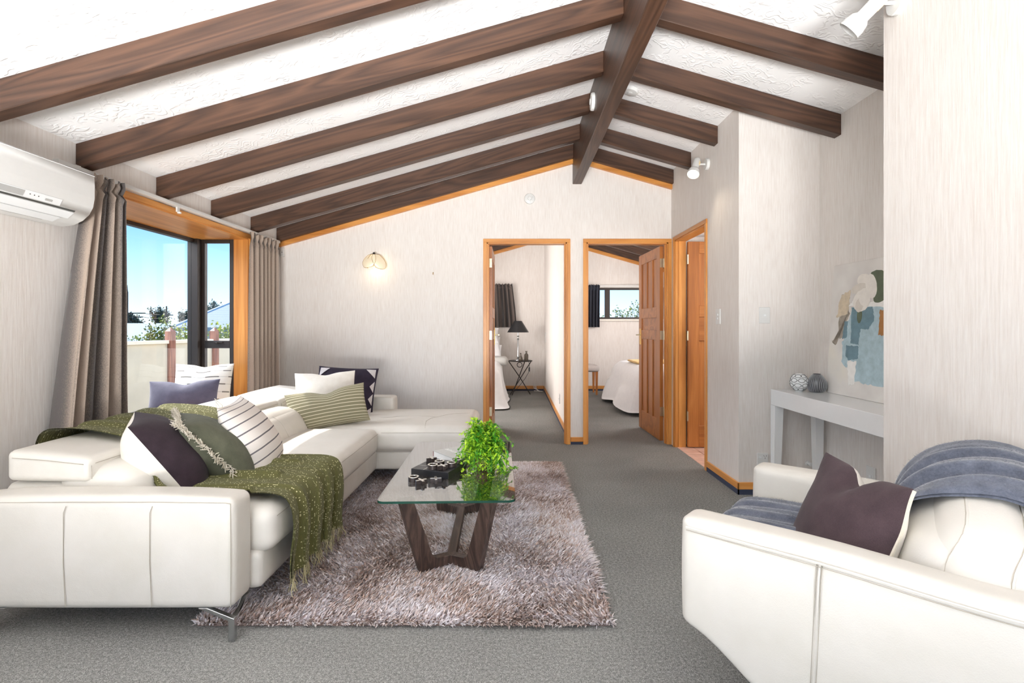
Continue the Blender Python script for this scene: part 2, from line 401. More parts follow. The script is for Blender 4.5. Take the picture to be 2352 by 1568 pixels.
        for a in range(n):
            for b in range(n):
                for w_, rev in ((0, True), (n, False)):
                    for ax in range(3):
                        def K(p, q):
                            k = [0, 0, 0]; k[ax] = w_; k[(ax+1) % 3] = p; k[(ax+2) % 3] = q; return vid(*k)
                        f = (K(a, b), K(a+1, b), K(a+1, b+1), K(a, b+1)); fs.append(f[::-1] if rev else f)
        return s.add(vs, fs, T, mi=mi)

WM = {}
def obj(name, mb, mat, parent=None, smooth=35, bevel=0, seg=2, kind=None, label=None, world=True, origin=None):
    """link one mesh object; vertices are in world space (or in the parent's space with world=False)"""
    me = bpy.data.meshes.new(name)
    vs = mb.v
    if parent is not None and world and parent in WM:
        inv = WM[parent].inverted(); vs = [tuple(inv @ Vector(p)) for p in vs]
    loc = None
    if parent is None:
        if origin is None:
            a = np.array(vs); loc = Vector(((a[:, 0].min()+a[:, 0].max())/2, (a[:, 1].min()+a[:, 1].max())/2, a[:, 2].min()))
        else: loc = Vector(origin)
        vs = [tuple(Vector(p)-loc) for p in vs]
    me.from_pydata(vs, [], mb.f)
    mats = mat if isinstance(mat, (list, tuple)) else [mat]
    for m_ in mats: me.materials.append(M[m_] if isinstance(m_, str) else m_)
    if len(mats) > 1: me.polygons.foreach_set('material_index', mb.mi)
    if any(u != (0, 0) for u in mb.uv):
        ul = me.uv_layers.new(name='UVMap'); vi = np.zeros(len(me.loops), dtype=np.int32); me.loops.foreach_get('vertex_index', vi)
        ul.data.foreach_set('uv', np.array(mb.uv, dtype=np.float32)[vi].ravel())
    if bevel:
        bm = bmesh.new(); bm.from_mesh(me)
        bmesh.ops.bevel(bm, geom=list(bm.edges), offset=bevel, segments=seg, affect='EDGES', profile=.5, clamp_overlap=True)
        bm.to_mesh(me); bm.free()
    me.validate()
    if smooth:
        me.polygons.foreach_set('use_smooth', [True]*len(me.polygons)); me.set_sharp_from_angle(angle=math.radians(smooth))
    me.update()
    ob = bpy.data.objects.new(name, me); C.objects.link(ob)
    if parent is not None:
        ob.parent = parent
        if parent in WM: WM[ob] = WM[parent]
    else: ob.location = loc; WM[ob] = Matrix.Translation(loc)
    if kind: ob['kind'] = kind
    if label: ob['label'] = label
    return ob
def thing(name, label, cat, loc=(0, 0, 0), rz=0, group=None):
    ob = bpy.data.objects.new(name, None); C.objects.link(ob); ob.empty_display_size = .05
    ob.location = loc; ob.rotation_euler = (0, 0, rz)
    WM[ob] = Matrix.Translation(Vector(loc)) @ Matrix.Rotation(rz, 4, 'Z')
    if cat is None: ob['kind'] = 'structure'
    else: ob['label'] = label; ob['category'] = cat
    if group: ob['group'] = group
    return ob
def tag(ob, label, cat, group=None):
    ob['label'] = label; ob['category'] = cat
    if group: ob['group'] = group
    return ob
def struct(name, mb, mat, parent=None, **kw):
    ob = obj(name, mb, mat, parent, **kw)
    if parent is None: ob['kind'] = 'structure'
    return ob
def TR(*v): return Matrix.Translation(Vector(v))
def RZ(a): return Matrix.Rotation(a, 4, 'Z')
def RX(a): return Matrix.Rotation(a, 4, 'X')
def RY(a): return Matrix.Rotation(a, 4, 'Y')
def frame(center, normal, up=(0, 0, 1), roll=0):
    """matrix whose local z is normal, local y as near to up as can be"""
    z = Vector(normal).normalized(); u = Vector(up); y = (u-z*u.dot(z)).normalized(); x = y.cross(z)
    m = Matrix((x, y, z)).transposed().to_4x4()
    return Matrix.Translation(Vector(center)) @ m @ RZ(roll)
# ================================================================== the room
XL, XR, XA, YF = -2.315, 1.56, 2.12, 5.0
RX_, RZ_, SL = .627, 2.962, .2835
def zc(x): return RZ_-SL*abs(x-RX_)
def wall_along_x(mb, x0, x1, y0, y1, holes=(), top=zc, zb=0):
    """a wall in the x direction with a sloping top and rectangular holes (xa, xb, za, zb)"""
    cuts = sorted({x0, x1, *([RX_] if x0 < RX_ < x1 else []), *[h[0] for h in holes], *[h[1] for h in holes]})
    for a, b in zip(cuts, cuts[1:]):
        hs = [h for h in holes if h[0] < (a+b)/2 < h[1]]; z = zb
        for h in sorted(hs, key=lambda h: h[2]):
            if h[2] > z: mb.prism([(a, z), (b, z), (b, h[2]), (a, h[2])], y0, y1, 'y')
            z = h[3]
        mb.prism([(a, z), (b, z), (b, top(b)), (a, top(a))], y0, y1, 'y')
def wall_along_y(mb, y0, y1, x0, x1, holes=(), top=None, zb=0):
    cuts = sorted({y0, y1, *[h[0] for h in holes], *[h[1] for h in holes]})
    t0, t1 = (top, top) if top else (zc(x0), zc(x1))
    for a, b in zip(cuts, cuts[1:]):
        hs = [h for h in holes if h[0] < (a+b)/2 < h[1]]; z = zb
        for h in sorted(hs, key=lambda h: h[2]):
            if h[2] > z: mb.box(x0, x1, a, b, z, h[2])
            z = h[3]
        mb.prism([(x0, z), (x1, z), (x1, t1), (x0, t0)], a, b, 'y')
BAY = (2.80, 4.417, .42, 1.943)
mb = MB(); mb.box(XL-.12, 1.66, -2.7, 9.35, -.1, 0); mb.box(1.66, 3.7, 5.0, 9.35, -.1, 0); mb.box(1.66, 2.3, 2.0, 3.6, -.1, 0); struct('floor', mb, 'carpet', origin=(0, 0, 0))
mb = MB(); wall_along_y(mb, -2.7, 9.35, XL-.12, XL, [BAY, (-1.75, -.05, .7, 2.0)]); struct('wall_left', mb, 'wall')
mb = MB(); wall_along_x(mb, XL, 1.66, YF, YF+.1, [(-.275, .533, 0, 2.005), (.713, 1.535, 0, 2.005)]); struct('wall_far', mb, 'wall')
mb = MB(); wall_along_y(mb, 3.5, YF, XR, XR+.1, [(4.095, 4.89, 0, 2.005)]); struct('wall_right', mb, 'wall')
mb = MB(); wall_along_x(mb, XR+.1, 3.7, 3.5, 3.6); struct('wall_alcove_far', mb, 'wall')
mb = MB(); wall_along_y(mb, 2.03, 3.5, XA, XA+.1); struct('wall_alcove', mb, 'wall')
mb = MB(); wall_along_x(mb, XR+.1, XA, 2.03, 2.13); struct('wall_alcove_near', mb, 'wall')
mb = MB(); wall_along_y(mb, -2.7, 2.13, XR, XR+.1); struct('wall_right_near', mb, 'wall')
mb = MB(); wall_along_x(mb, XL-.12, 1.66, -2.8, -2.7, [(-2.2, 1.3, .05, 2.1)], top=lambda x: zc(x)); struct('wall_back', mb, 'wall')
# bedrooms beyond
mb = MB(); wall_along_y(mb, YF+.1, 9.25, .56, .66); struct('wall_between_bedrooms', mb, 'wall')
mb = MB(); wall_along_x(mb, XL, 3.7, 9.25, 9.35, [(1.30, 2.75, 1.31, 1.885)]); struct('wall_bedroom_far', mb, 'wall')
mb = MB(); wall_along_y(mb, 5.1, 9.25, 3.6, 3.7); struct('wall_bedroom_right', mb, 'wall')
mb = MB(); mb.box(1.66, 3.7, 5.0, 5.1, 0, 2.4); struct('wall_bathroom_far', mb, 'wall')
mb = MB(); mb.box(3.6, 3.7, 3.6, 5.0, 0, 2.2); struct('wall_bathroom_right', mb, 'wall')
# roof lining
mb = MB(); 
mb.prism([(XL-.12, zc(XL-.12)), (RX_, RZ_), (RX_, RZ_+.08), (XL-.12, zc(XL-.12)+.08)], -2.8, 9.35, 'y')
mb.prism([(RX_, RZ_), (3.7, zc(3.7)), (3.7, zc(3.7)+.08), (RX_, RZ_+.08)], -2.8, 9.35, 'y')
struct('ceiling', mb, 'ceiling', smooth=0)
mb = MB(); mb.box(1.66, 3.6, 3.6, 5.0, 2.05, 2.09); struct('ceiling_bathroom', mb, 'ceiling')
# tiled bathroom floor: separate tiles with recessed joints
flr = MB(); flr.box(1.6, 3.6, 3.6, 5.0, -.05, -.006); fb = struct('floor_bathroom', flr, plain('tile_grout', S(150, 118, 106), .8))
M['tile'] = plain('terracotta_tile', S(214, 176, 160), .35, 0, .12, 14)
tm = None
for i in range(4):
    for j in range(8):
        t = MB(); x = 1.575+i*.155; y = 4.0+j*.125
        if y > 4.9: continue
        t.box(x, x+.148, y, y+.118, -.006, .004); ob = obj('tile', t, 'tile', fb, bevel=.002, seg=1, smooth=0)

# ---- exposed timber
DEP, TH = .135, .07
ordn = ['far wall', 'second from the far wall', 'third from the far wall', 'fourth from the far wall', 'fifth from the far wall', 'sixth from the far wall']
YS = [4.925, 4.439, 3.858, 3.267, 2.667, 2.08]
def rafter(y, side, x_end, label, group):
    """a sloping beam whose local x runs along the slope"""
    xr = RX_-.045 if side < 0 else RX_+.045
    L = abs(x_end-xr)/math.cos(math.atan(SL)); a = math.atan(SL)
    mb = MB(); hc = DEP*math.cos(a)
    if side < 0: # from wall end up to the ridge
        mb.prism([(0, 0), (L, 0), (L-DEP*math.sin(a), -hc), (-DEP*math.sin(a)*1, -hc)], 0, TH, 'y'); loc = (x_end, y, zc(x_end)-.002); rot = -a
        mb.v = [(max(p[0], p[0]), p[1], p[2]) for p in mb.v]
    else:
        mb.prism([(0, 0), (L, 0), (L+DEP*math.sin(a), -hc), (DEP*math.sin(a), -hc)], 0, TH, 'y'); loc = (xr, y, zc(xr)-.002); rot = a
    ob = obj('ceiling_beam', mb, 'beam_x', origin=(0, 0, 0), smooth=0, bevel=.003, seg=1)
    ob.location = loc; ob.rotation_euler = (0, rot, 0)
    if label: tag(ob, label, 'beam', group)
    return ob
for i, y in enumerate(YS):
    w_ = 'against the far wall' if i == 0 else ['', 'second', 'third', 'fourth', 'fifth', 'sixth'][i]+' from the far wall'
    rafter(y, -1, XL, f'long dark timber ceiling beam on the window side, {w_}', 'long ceiling beams on the window side')
for i, y in enumerate(YS):
    w_ = 'above the orange trim of the far wall' if i == 0 else ['', 'second', 'third', 'fourth', 'fifth', 'sixth'][i]+' from the far wall'
    xe = XR if y > 3.5 else (XA if y > 2.13 else XR)
    rafter(y, 1, xe, f'short dark timber ceiling beam right of the ridge, {w_}', 'short ceiling beams right of the ridge')
for i, y in enumerate((9.17, 8.58, 7.99, 7.4)):
    w_ = ['against the back wall', 'second from the back wall', 'third from the back wall', 'fourth from the back wall'][i]
    rafter(y, 1, 3.6, f'dark ceiling beam seen through the right doorway, {w_}', 'ceiling beams in the right bedroom')
rafter(9.17, -1, XL, 'dark ceiling beam seen at the top of the left doorway', None)
mb = MB(); mb.box(RX_-.045, RX_+.045, -2.7, YF, 2.573, RZ_-.01)
tag(obj('ridge_beam', mb, 'beam_y', bevel=.004, seg=1, smooth=0), 'thick dark timber ridge beam running along the ceiling peak', 'beam')
mb = MB(); mb.box(RX_-.045, RX_+.03, YF+.1, 9.25, 2.573, RZ_-.01); struct('trim_1', mb, 'wall')
# orange trims that follow the slope under the far beams
def slope_trim(name, xa, xb, y0, y1, mat='rimu_x', off=DEP, h=.045):
    mb = MB(); mb.prism([(xa, zc(xa)-off-h), (xb, zc(xb)-off-h), (xb, zc(xb)-off), (xa, zc(xa)-off)], y0, y1, 'y'); struct(name, mb, mat, smooth=0)
slope_trim('trim_2', XL, RX_-.045, 4.965, YF); slope_trim('trim_3', RX_+.045, XR, 4.965, YF)
slope_trim('trim_4', .66, 3.6, 9.22, 9.25, off=DEP, h=.06); slope_trim('trim_5', XL, .56, 9.22, 9.25, off=DEP, h=.06)
# cove strip between the ceiling and the right walls
# ---- baseboards with a navy strip below
def base(name, x0, x1, y0, y1, z0=.035, z1=.085, strip=True):
    ax = 'x' if x1-x0 > y1-y0 else 'y'
    b = MB(); b.box(x0, x1, y0, y1, z0, z1); r = struct(name, b, 'rimu_'+ax, bevel=.004, seg=1, smooth=0)
    if strip: s_ = MB(); s_.box(x0+.002, x1-.002, y0+.002, y1-.002, 0, z0); obj('strip', s_, 'navy', r, smooth=0)
base('baseboard_far', .562, .69, YF-.012, YF, .025, .072); base('baseboard_far_left', XL, -.304, YF-.012, YF, .025, .072)
base('baseboard_right', XR-.012, XR, 3.488, 4.064); base('baseboard_alcove_far', XR-.012, XA, 3.488, 3.5)
base('baseboard_alcove', XA-.012, XA, 2.13, 3.488); base('baseboard_near', XR-.012, XR, -2.6, 2.13); base('baseboard_left', XL, XL+.012, -2.6, 4.98)
base('baseboard_bedroom_far', XL, .548, 9.238, 9.25, .03, .09); base('baseboard_bedroom_side', .548, .56, 5.15, 9.25, .03, .09); base('baseboard_bedroom_right', .66, 3.6, 9.238, 9.25, .03, .09)

# ---- doors
def leaf(parent, T, w=.745, h=1.965, th=.036, mat='door_z', hinge_z=(.25, 1.02, 1.75), handle=True, hs=-1):
    fr = MB(); st = .105
    zs = (.0, .205, 1.015, 1.115, 1.245, 1.355, 1.855, h)   # rails: 0-1, 2-3, 4-5, 6-7
    fr.box(0, st, 0, th, 0, h, T); fr.box(w-st, w, 0, th, 0, h, T)
    lf = obj('door_leaf', fr, mat, parent, bevel=.002, seg=1, smooth=0)
    for a, b in ((0, 1), (2, 3), (4, 5), (6, 7)):
        r = MB(); r.box(st, w-st, .0005, th-.0005, zs[a], zs[b], T); obj('rail', r, mat.replace('_z', '_x'), lf, bevel=.002, seg=1, smooth=0)
    iw = (w-2*st-2*.06)/3
    for k in range(2):
        x = st+iw+(iw+.06)*k
        for a, b in ((1, 2), (5, 6)):
            r = MB(); r.box(x, x+.06, .0005, th-.0005, zs[a], zs[b], T); obj('muntin', r, mat, lf, bevel=.002, seg=1, smooth=0)
    for k in range(3):
        x = st+(iw+.06)*k
        for a, b in ((1, 2), (5, 6)):
            r = MB(); r.box(x, x+iw, .011, th-.011, zs[a], zs[b], T); obj('panel', r, mat, lf, smooth=0)
    r = MB(); r.box(st, w-st, .011, th-.011, zs[3], zs[4], T); obj('panel', r, mat.replace('_z', '_x'), lf, smooth=0)
    for z in hinge_z:
        g = MB(); g.box(-.004, 0.0, .002, th-.002, z, z+.09, T); g.tube([T @ Vector((-.005, hs*.004+(th if hs > 0 else 0), z)), T @ Vector((-.005, hs*.004+(th if hs > 0 else 0), z+.09))], .006, 8)
        obj('hinge', g, 'steel', lf)
    if handle:
        g = MB()
        for y0, y1 in ((-.003, 0), (th, th+.003)): g.box(w-.075, w-.035, y0, y1, .95, 1.13, T)
        hd = obj('handle_plate', g, 'brass', lf)
        g = MB()
        for sgn, y in ((-1, 0), (1, th)):
            g.tube([T @ Vector((w-.055, y, 1.06)), T @ Vector((w-.055, y+sgn*.045, 1.06)), T @ Vector((w-.14, y+sgn*.05, 1.06))], .008, 8)
        obj('handle', g, 'steel', lf)
    return lf
def jambs(parent, x0, x1, y0, y1, h, cw=.035, faces=(-1,)):
    """casing and jambs of a doorway in a wall along x"""
    for nm, bx in (('jamb', (x0, x0+.02)), ('jamb', (x1-.02, x1))):
        j = MB(); j.box(bx[0], bx[1], y0-.001, y1+.001, 0, h); obj(nm, j, 'rimu_z', parent, smooth=0)
    j = MB(); j.box(x0, x1, y0-.001, y1+.001, h-.02, h); obj('head_jamb', j, 'rimu_x', parent, smooth=0)
    for yy in (y0-.013, y1):
        for bx in ((x0-cw+.008, x0+.008), (x1-.008, x1+cw-.008)):
            j = MB(); j.box(bx[0], bx[1], yy, yy+.013, 0, h-.008); obj('casing', j, 'rimu_z', parent, bevel=.002, seg=1, smooth=0)
        j = MB(); j.box(x0-cw+.008, x1+cw-.008, yy, yy+.013, h-.008, h+cw-.008); obj('casing', j, 'rimu_x', parent, bevel=.002, seg=1, smooth=0)
    # stop bead
    for bx in ((x0+.02, x0+.03), (x1-.03, x1-.02)):
        j = MB(); j.box(bx[0], bx[1], y0+.03, y0+.06, 0, h-.02); obj('stop_bead', j, 'rimu_z', parent, smooth=0)
d1 = thing('door_1', '', None, (.13, YF, 0)); jambs(d1, -.275, .533, YF, YF+.1, 2.005)
leaf(d1, TR(-.255, YF+.105, .012) @ RZ(PI/2) @ TR(0, -.036, 0), hs=1)
d2 = thing('door_2', '', None, (1.12, YF, 0)); jambs(d2, .713, 1.535, YF, YF+.1, 2.005)
leaf(d2, TR(1.512, YF+.105, .012) @ RZ(math.radians(92)), hs=-1)
d3 = thing('door_3', '', None, (XR, 4.49, 0))
for a, b in ((4.095, 4.115), (4.87, 4.89)):
    j = MB(); j.box(XR-.001, XR+.101, a, b, 0, 2.005); obj('jamb', j, 'rimu_z', d3, smooth=0)
j = MB(); j.box(XR-.001, XR+.101, 4.095, 4.89, 1.985, 2.005); obj('head_jamb', j, 'rimu_y', d3, smooth=0)
for a, b in ((4.066, 4.101), (4.884, 4.919)):
    j = MB(); j.box(XR-.013, XR, a, b, 0, 1.997); obj('casing', j, 'rimu_z', d3, bevel=.002, seg=1, smooth=0)
j = MB(); j.box(XR-.013, XR, 4.066, 4.919, 1.997, 2.032); obj('casing', j, 'rimu_y', d3, bevel=.002, seg=1, smooth=0)
j = MB(); j.box(XR+.03, XR+.06, 4.86, 4.87, 0, 1.985); obj('stop_bead', j, 'rimu_z', d3, smooth=0)
leaf(d3, TR(XR+.108, 4.83, .012), hs=-1)

# ---- bay window
XB = -2.78
w1 = thing('window_1', '', None, (XL-.2, 3.48, .53))
def part(name, mat, p, *bx, bevel=.002, **kw):
    m_ = MB()
    for b_ in bx: m_.box(*b_)
    return obj(name, m_, mat, p, bevel=bevel, seg=1, smooth=0, **kw)
y0, y1, z0, z1 = BAY
part('head_board', 'rimu_y', w1, (XB-.05, XL+.001, y0, y1, z1-.022, z1))
part('seat_board', 'rimu_y', w1, (XB-.05, XL+.02, y0, y1, z0-.03, z0+.012))
part('jamb_board', 'rimu_z', w1, (XL-.125, XL+.001, y1-.02, y1, z0, z1-.02)); part('jamb_board', 'rimu_z', w1, (XL-.125, XL+.001, y0, y0+.02, z0, z1-.02))
part('casing', 'rimu_y', w1, (XL, XL+.014, y0-.03, y1+.03, z1-.012, z1+.025))
part('casing', 'rimu_z', w1, (XL, XL+.012, y1-.008, y1+.03, z0, z1-.012)); part('casing', 'rimu_z', w1, (XL, XL+.012, y0-.03, y0+.008, z0, z1-.012))
part('roof_board', 'white', w1, (XB-.12, XL-.12, y0-.06, y1+.06, z1, z1+.05))
part('outer_wall', 'white', w1, (XB-.06, XL-.12, y0-.02, y1+.02, z0-.5, z0-.03))
zz0, zz1 = .50, z1-.022
part('sill_board', 'rimu_y', w1, (XB-.05, XB+.02, y0, y1, z0+.012, zz0)); part('sill_board', 'rimu_x', w1, (XB+.02, XL-.125, y1-.02, y1, z0+.012, zz0)); part('sill_board', 'rimu_x', w1, (XB+.02, XL-.125, y0, y0+.02, z0+.012, zz0))
part('corner_post', 'alu', w1, (XB-.03, XB+.06, y1-.07, y1+.02, zz0, zz1)); part('corner_post', 'alu', w1, (XB-.03, XB+.06, y0-.02, y0+.07, zz0, zz1))
fr = part('front_frame', 'alu', w1, (XB-.02, XB+.03, y0+.07, y1-.07, zz1-.028, zz1), (XB-.02, XB+.03, y0+.07, y1-.07, zz0, zz0+.035))
part('pane', 'pane', fr, (XB+.002, XB+.006, y0+.07, y1-.07, zz0+.035, zz1-.028), bevel=0)
for ya, nm in ((y1-.02, 1), (y0-.02, 0)):
    xs0, xs1 = XB+.06, XL-.125; zt = 1.01
    fr = part('side_frame', 'alu', w1, (xs0, xs0+.03, ya, ya+.04, zz0, zz1), (xs1-.035, xs1, ya, ya+.04, zz0, zz1), (xs0+.03, xs1-.035, ya, ya+.04, zz1-.03, zz1), (xs0+.03, xs1-.035, ya, ya+.04, zt-.035, zt+.03), (xs0+.03, xs1-.035, ya, ya+.04, zz0, zz0+.03))
    part('pane', 'pane', fr, (xs0+.03, xs1-.035, ya+.018, ya+.022, zt+.03, zz1-.03), bevel=0); part('pane', 'pane', fr, (xs0+.03, xs1-.035, ya+.018, ya+.022, zz0+.03, zt-.035), bevel=0)
    part('latch', 'alu', fr, (xs0+.11, xs0+.19, ya-.012, ya, zt+.012, zt+.022), (xs0+.13, xs0+.15, ya-.02, ya-.01, zt+.006, zt+.018))
# bedroom window
w2 = thing('window_2', '', None, (2.0, 9.25, 1.31))
fr = part('window_frame', 'alu', w2, (1.30, 2.75, 9.28, 9.32, 1.845, 1.885), (1.30, 2.75, 9.28, 9.32, 1.31, 1.345), (1.30, 1.34, 9.28, 9.32, 1.345, 1.845), (2.71, 2.75, 9.28, 9.32, 1.345, 1.845), (1.675, 1.765, 9.27, 9.33, 1.345, 1.845))
part('pane', 'pane', fr, (1.34, 1.675, 9.298, 9.302, 1.345, 1.845), bevel=0); part('pane', 'pane', fr, (1.765, 2.71, 9.298, 9.302, 1.345, 1.845), bevel=0)
part('sill', 'linen', w2, (1.28, 2.78, 9.2, 9.25, 1.275, 1.31)); part('track', 'white', w2, (1.2, 2.8, 9.21, 9.25, 1.895, 1.93))
w4 = thing('window_4', '', None, (XL-.06, -.9, .7))  # unseen window added behind the camera for light from the left
fr = part('window_frame', 'alu', w4, (XL-.09, XL-.04, -1.75, -.05, 1.94, 2.0), (XL-.09, XL-.04, -1.75, -.05, .7, .76), *[(XL-.09, XL-.04, y-.03, y+.03, .76, 1.94) for y in (-1.72, -.9, -.08)])
for a, b in ((-1.69, -.93), (-.87, -.11)): part('pane', 'pane', fr, (XL-.067, XL-.063, a, b, .76, 1.94), bevel=0)
# unseen glazed doors, added behind the camera to let daylight in
w3 = thing('window_3', '', None, (-.45, -2.75, .05))
fr = part('window_frame', 'alu', w3, (-2.2, 1.3, -2.78, -2.72, 2.04, 2.1), (-2.2, 1.3, -2.78, -2.72, .05, .11), *[(x-.03, x+.03, -2.78, -2.72, .11, 2.04) for x in (-2.17, -1.03, .13, 1.27)])
for a, b in ((-2.14, -1.06), (-1.0, .1), (.16, 1.24)): part('pane', 'pane', fr, (a, b, -2.753, -2.747, .11, 2.04), bevel=0)
# ================================================================== sofa
def seam(parent, *paths, r=.0022, mat='seam', name='seam'):
    mb = MB(); r = r if mat != 'seam' else r*.62
    for p in paths:
        if len(p) > 1: mb.tube(p, r, 5)
    return obj(name, mb, mat, parent)
def stitched(parent, *paths):
    return seam(parent, *paths)
so = thing('corner_sofa', 'white leather corner sofa with raised headrests in front of the bay window', 'sofa', (-1.2, 3.2, 0))
def sp(name, *a, **kw):
    mb = MB(); mb.soft(*a, **kw); ob = obj(name, mb, 'leather', so, smooth=60); BV[ob] = BVHTree.FromPolygons(mb.v, mb.f); return ob
# near arm, whose rear end dips
def w_arm(q, u):
    return (q.x, q.y, q.z+(.012*u[2] if u[2] > 0 else 0)*(1-u[0]**4))
ar = sp('armrest', -2.03, -1.03, 1.85, 1.992, .12, .522, .028, n=18, bulge=(.006, .008, .006), warp=w_arm)
fy = 1.8475
for x in (-1.63, -1.315):
    seam(ar, [(x-.004, fy-.004, .515-.012), (x-.012, fy-.006, .48), (x-.012, fy-.007, .3), (x-.006, fy-.005, .135)], r=.0022)
seam(ar, [(-2.02, fy+.006, .512), (-1.6, fy+.001, .516), (-1.3, fy+.001, .516), (-1.06, fy+.004, .512), (-1.042, fy+.006, .508)])
seam(ar, [(-1.041, fy+.008, .508), (-1.038, fy+.006, .3), (-1.04, fy+.008, .13)])
base_ = sp('base', -2.02, -.995, 1.985, 4.5, .12, .275, .03, n=14)
sp('base', -1.03, -.36, 3.66, 4.46, .12, .275, .03, n=14)
def w_seat(q, u): return q
s1 = sp('seat_cushion', -1.62, -.955, 1.995, 2.80, .255, .440, .05, n=16, bulge=(.012, 0, .018))
s2 = sp('seat_cushion', -1.62, -.968, 2.80, 3.62, .255, .437, .05, n=16, bulge=(.012, .004, .016))
for s_, a, b, s_x in ((s1, 2.03, 2.77, -.951), (s2, 2.83, 3.585, -.964)):
    seam(s_, [(s_x, a, .400), (s_x+.009, (a+b)/2, .404), (s_x, b, .400)])
def w_ch(q, u):
    z = q.z
    if u[2] > 0:
        # tufted points and a slight rise to the free end
        z += .012*max(0, u[0])*(1-u[1]**2)
        for tx, ty in ((-1.05, 3.98), (-.62, 4.02), (-1.3, 4.1)):
            d = math.hypot(q.x-tx, q.y-ty); z -= .016*math.exp(-(d/.07)**2)
    return (q.x, q.y, z)
ch = sp('chaise_cushion', -1.72, -.30, 3.615, 4.47, .255, .440, .06, n=26, bulge=(.015, .008, .012), warp=w_ch)
seam(ch, [(-.95, 3.612, .402), (-.62, 3.605, .405), (-.36, 3.612, .402)]); seam(ch, project(ch, poly([(-.64, 3.64, 1), (-.66, 3.8, 1), (-.62, 4.02, 1), (-.50, 4.1, 1), (-.36, 4.16, 1)]), (0, 0, -1)), r=.0016)
seam(ch, project(ch, poly([(-1.05, 3.98, 1), (-.85, 4.0, 1), (-.62, 4.02, 1)]), (0, 0, -1)), r=.0012)
# backrests and headrests
sp('back_frame', -2.03, -1.72, 1.99, 4.46, .26, .545, .05, n=14, bulge=(0, 0, .01))
def w_back(q, u): return (q.x-.10*(q.z-.42)/.2, q.y, q.z)
for a, b in ((1.995, 2.86), (2.875, 3.62), (3.635, 4.42)):
    k = sp('backrest', -1.78, -1.44, a, b, .36, .600, .085, n=16, bulge=(.01, .004, .012), warp=w_back)
    seam(k, project(k, [(0, (a+b)/2-.02, .45+.012*q) for q in range(11)], (-1, 0, 0), .0004), r=.0014) if False else None
    pts_ = [BV[k].ray_cast(Vector((-1, (a+b)/2, .45+.012*q)), Vector((-1, 0, 0)))[0] for q in range(12)]; seam(k, [p+Vector((.0004, 0, 0)) for p in pts_ if p], r=.0014)
def w_head(q, u): return (q.x, q.y, q.z-.10*(q.x+1.83)*(1 if u[2] > 0 else .15))
for a, b in ((1.985, 2.83), (2.845, 3.60), (3.62, 4.28)):
    k = sp('headrest', -2.0, -1.67, a, b, .545, .655, .026, n=16, bulge=(.004, .003, .016), warp=w_head)
    seam(k, [(-1.668, a+.03, .615), (-1.664, (a+b)/2, .617), (-1.668, b-.03, .615)], [(-1.97, a-.002, .643), (-1.83, a-.004, .633), (-1.69, a-.002, .617)], [(-1.669, a+.012, .61), (-1.668, a+.012, .557)])
    seam(k, project(k, poly([(-1.97, (a+b)/2+.08, 1), (-1.69, (a+b)/2+.02, 1)], 12), (0, 0, -1)), r=.0014)
for y in (2.2, 2.6, 3.0, 3.45, 3.8, 4.15): mb = MB(); mb.box(-1.9, -1.88, y, y+.03, .53, .57); obj('headrest_bracket', mb, 'chrome', so, smooth=0)
fa = sp('armrest', -1.95, -1.045, 4.40, 4.56, .26, .552, .028, n=14, bulge=(.004, .006, .004))
seam(fa, [(-1.9, 4.404, .545), (-1.5, 4.400, .546), (-1.07, 4.404, .545)])
def sofa_leg(x, y, sx, sy):
    mb = MB()
    mb.prism([(x, 0), (x+.022, 0), (x+.022, .085), (x-sx*.10+.022, .125), (x-sx*.10-.012, .125), (x, .078)] if sx > 0 else [(x, 0), (x+.022, 0), (x+.022, .078), (x+.022+.10+.012, .125), (x+.1, .125), (x, .085)], y, y+.02, 'y')
    mb.prism([(y+.02, .062), (y+.02, .085), (y+sy*.13, .125), (y+sy*.09, .125)], x+.002, x+.02, 'x')
    obj('leg', mb, 'chrome', so, smooth=0, bevel=.001, seg=1)
for a in ((-1.048, 1.853, 1, 1), (-2.0, 1.853, -1, 1), (-.40, 3.70, 1, 1), (-2.0, 4.42, -1, -1), (-.40, 4.40, 1, -1)): sofa_leg(*a)

# ================================================================== the olive throw
def sheet_path(pts):
    """arc-length parameterised polyline, rounded by the caller's choice of points"""
    P_ = [Vector(p) for p in pts]; d = [0]
    for a, b in zip(P_, P_[1:]): d.append(d[-1]+(b-a).length)
    def at(t):
        s_ = max(0, min(1, t))*d[-1]
        for i in range(len(d)-1):
            if s_ <= d[i+1] or i == len(d)-2:
                k = (s_-d[i])/(d[i+1]-d[i]); return P_[i].lerp(P_[i+1], k), (P_[i+1]-P_[i]).normalized()
    return at, d[-1]
def smooth_path(pts, it=2):
    P_ = [Vector(p) for p in pts]
    for _ in range(it):
        q = [P_[0]]
        for a, b in zip(P_, P_[1:]): q += [a.lerp(b, .25), a.lerp(b, .75)]
        P_ = q+[P_[-1]]
    return P_
def sstep(a, b, x): t = max(0, min(1, (x-a)/(b-a))); return t*t*(3-2*t)
def drape(name_fn, path2, width, nu, nv, ripple, thick):
    """a cloth following path2 (x, z) with y limits width(t) and folds ripple(t, u); two skins so it has thickness"""
    at, L = sheet_path([(p[0], 0, p[1]) for p in path2])
    def fn(off):
        def g(u, v):
            p, d = at(v); nrm = Vector((-d.z, 0, d.x))
            if nrm.z < 0 and abs(d.x) > .3: nrm = -nrm
            ya, yb = width(v); y = ya+(yb-ya)*u
            a, yy, ex, *dz = ripple(v, u)
            q = p+nrm*(a+off)
            return (q.x+ex, y+yy, q.z+(dz[0] if dz else 0))
        return g
    mb = MB(); mb.grid(nu, nv, fn(thick)); mb.grid(nu, nv, fn(0), flip=True)
    return mb, fn, L
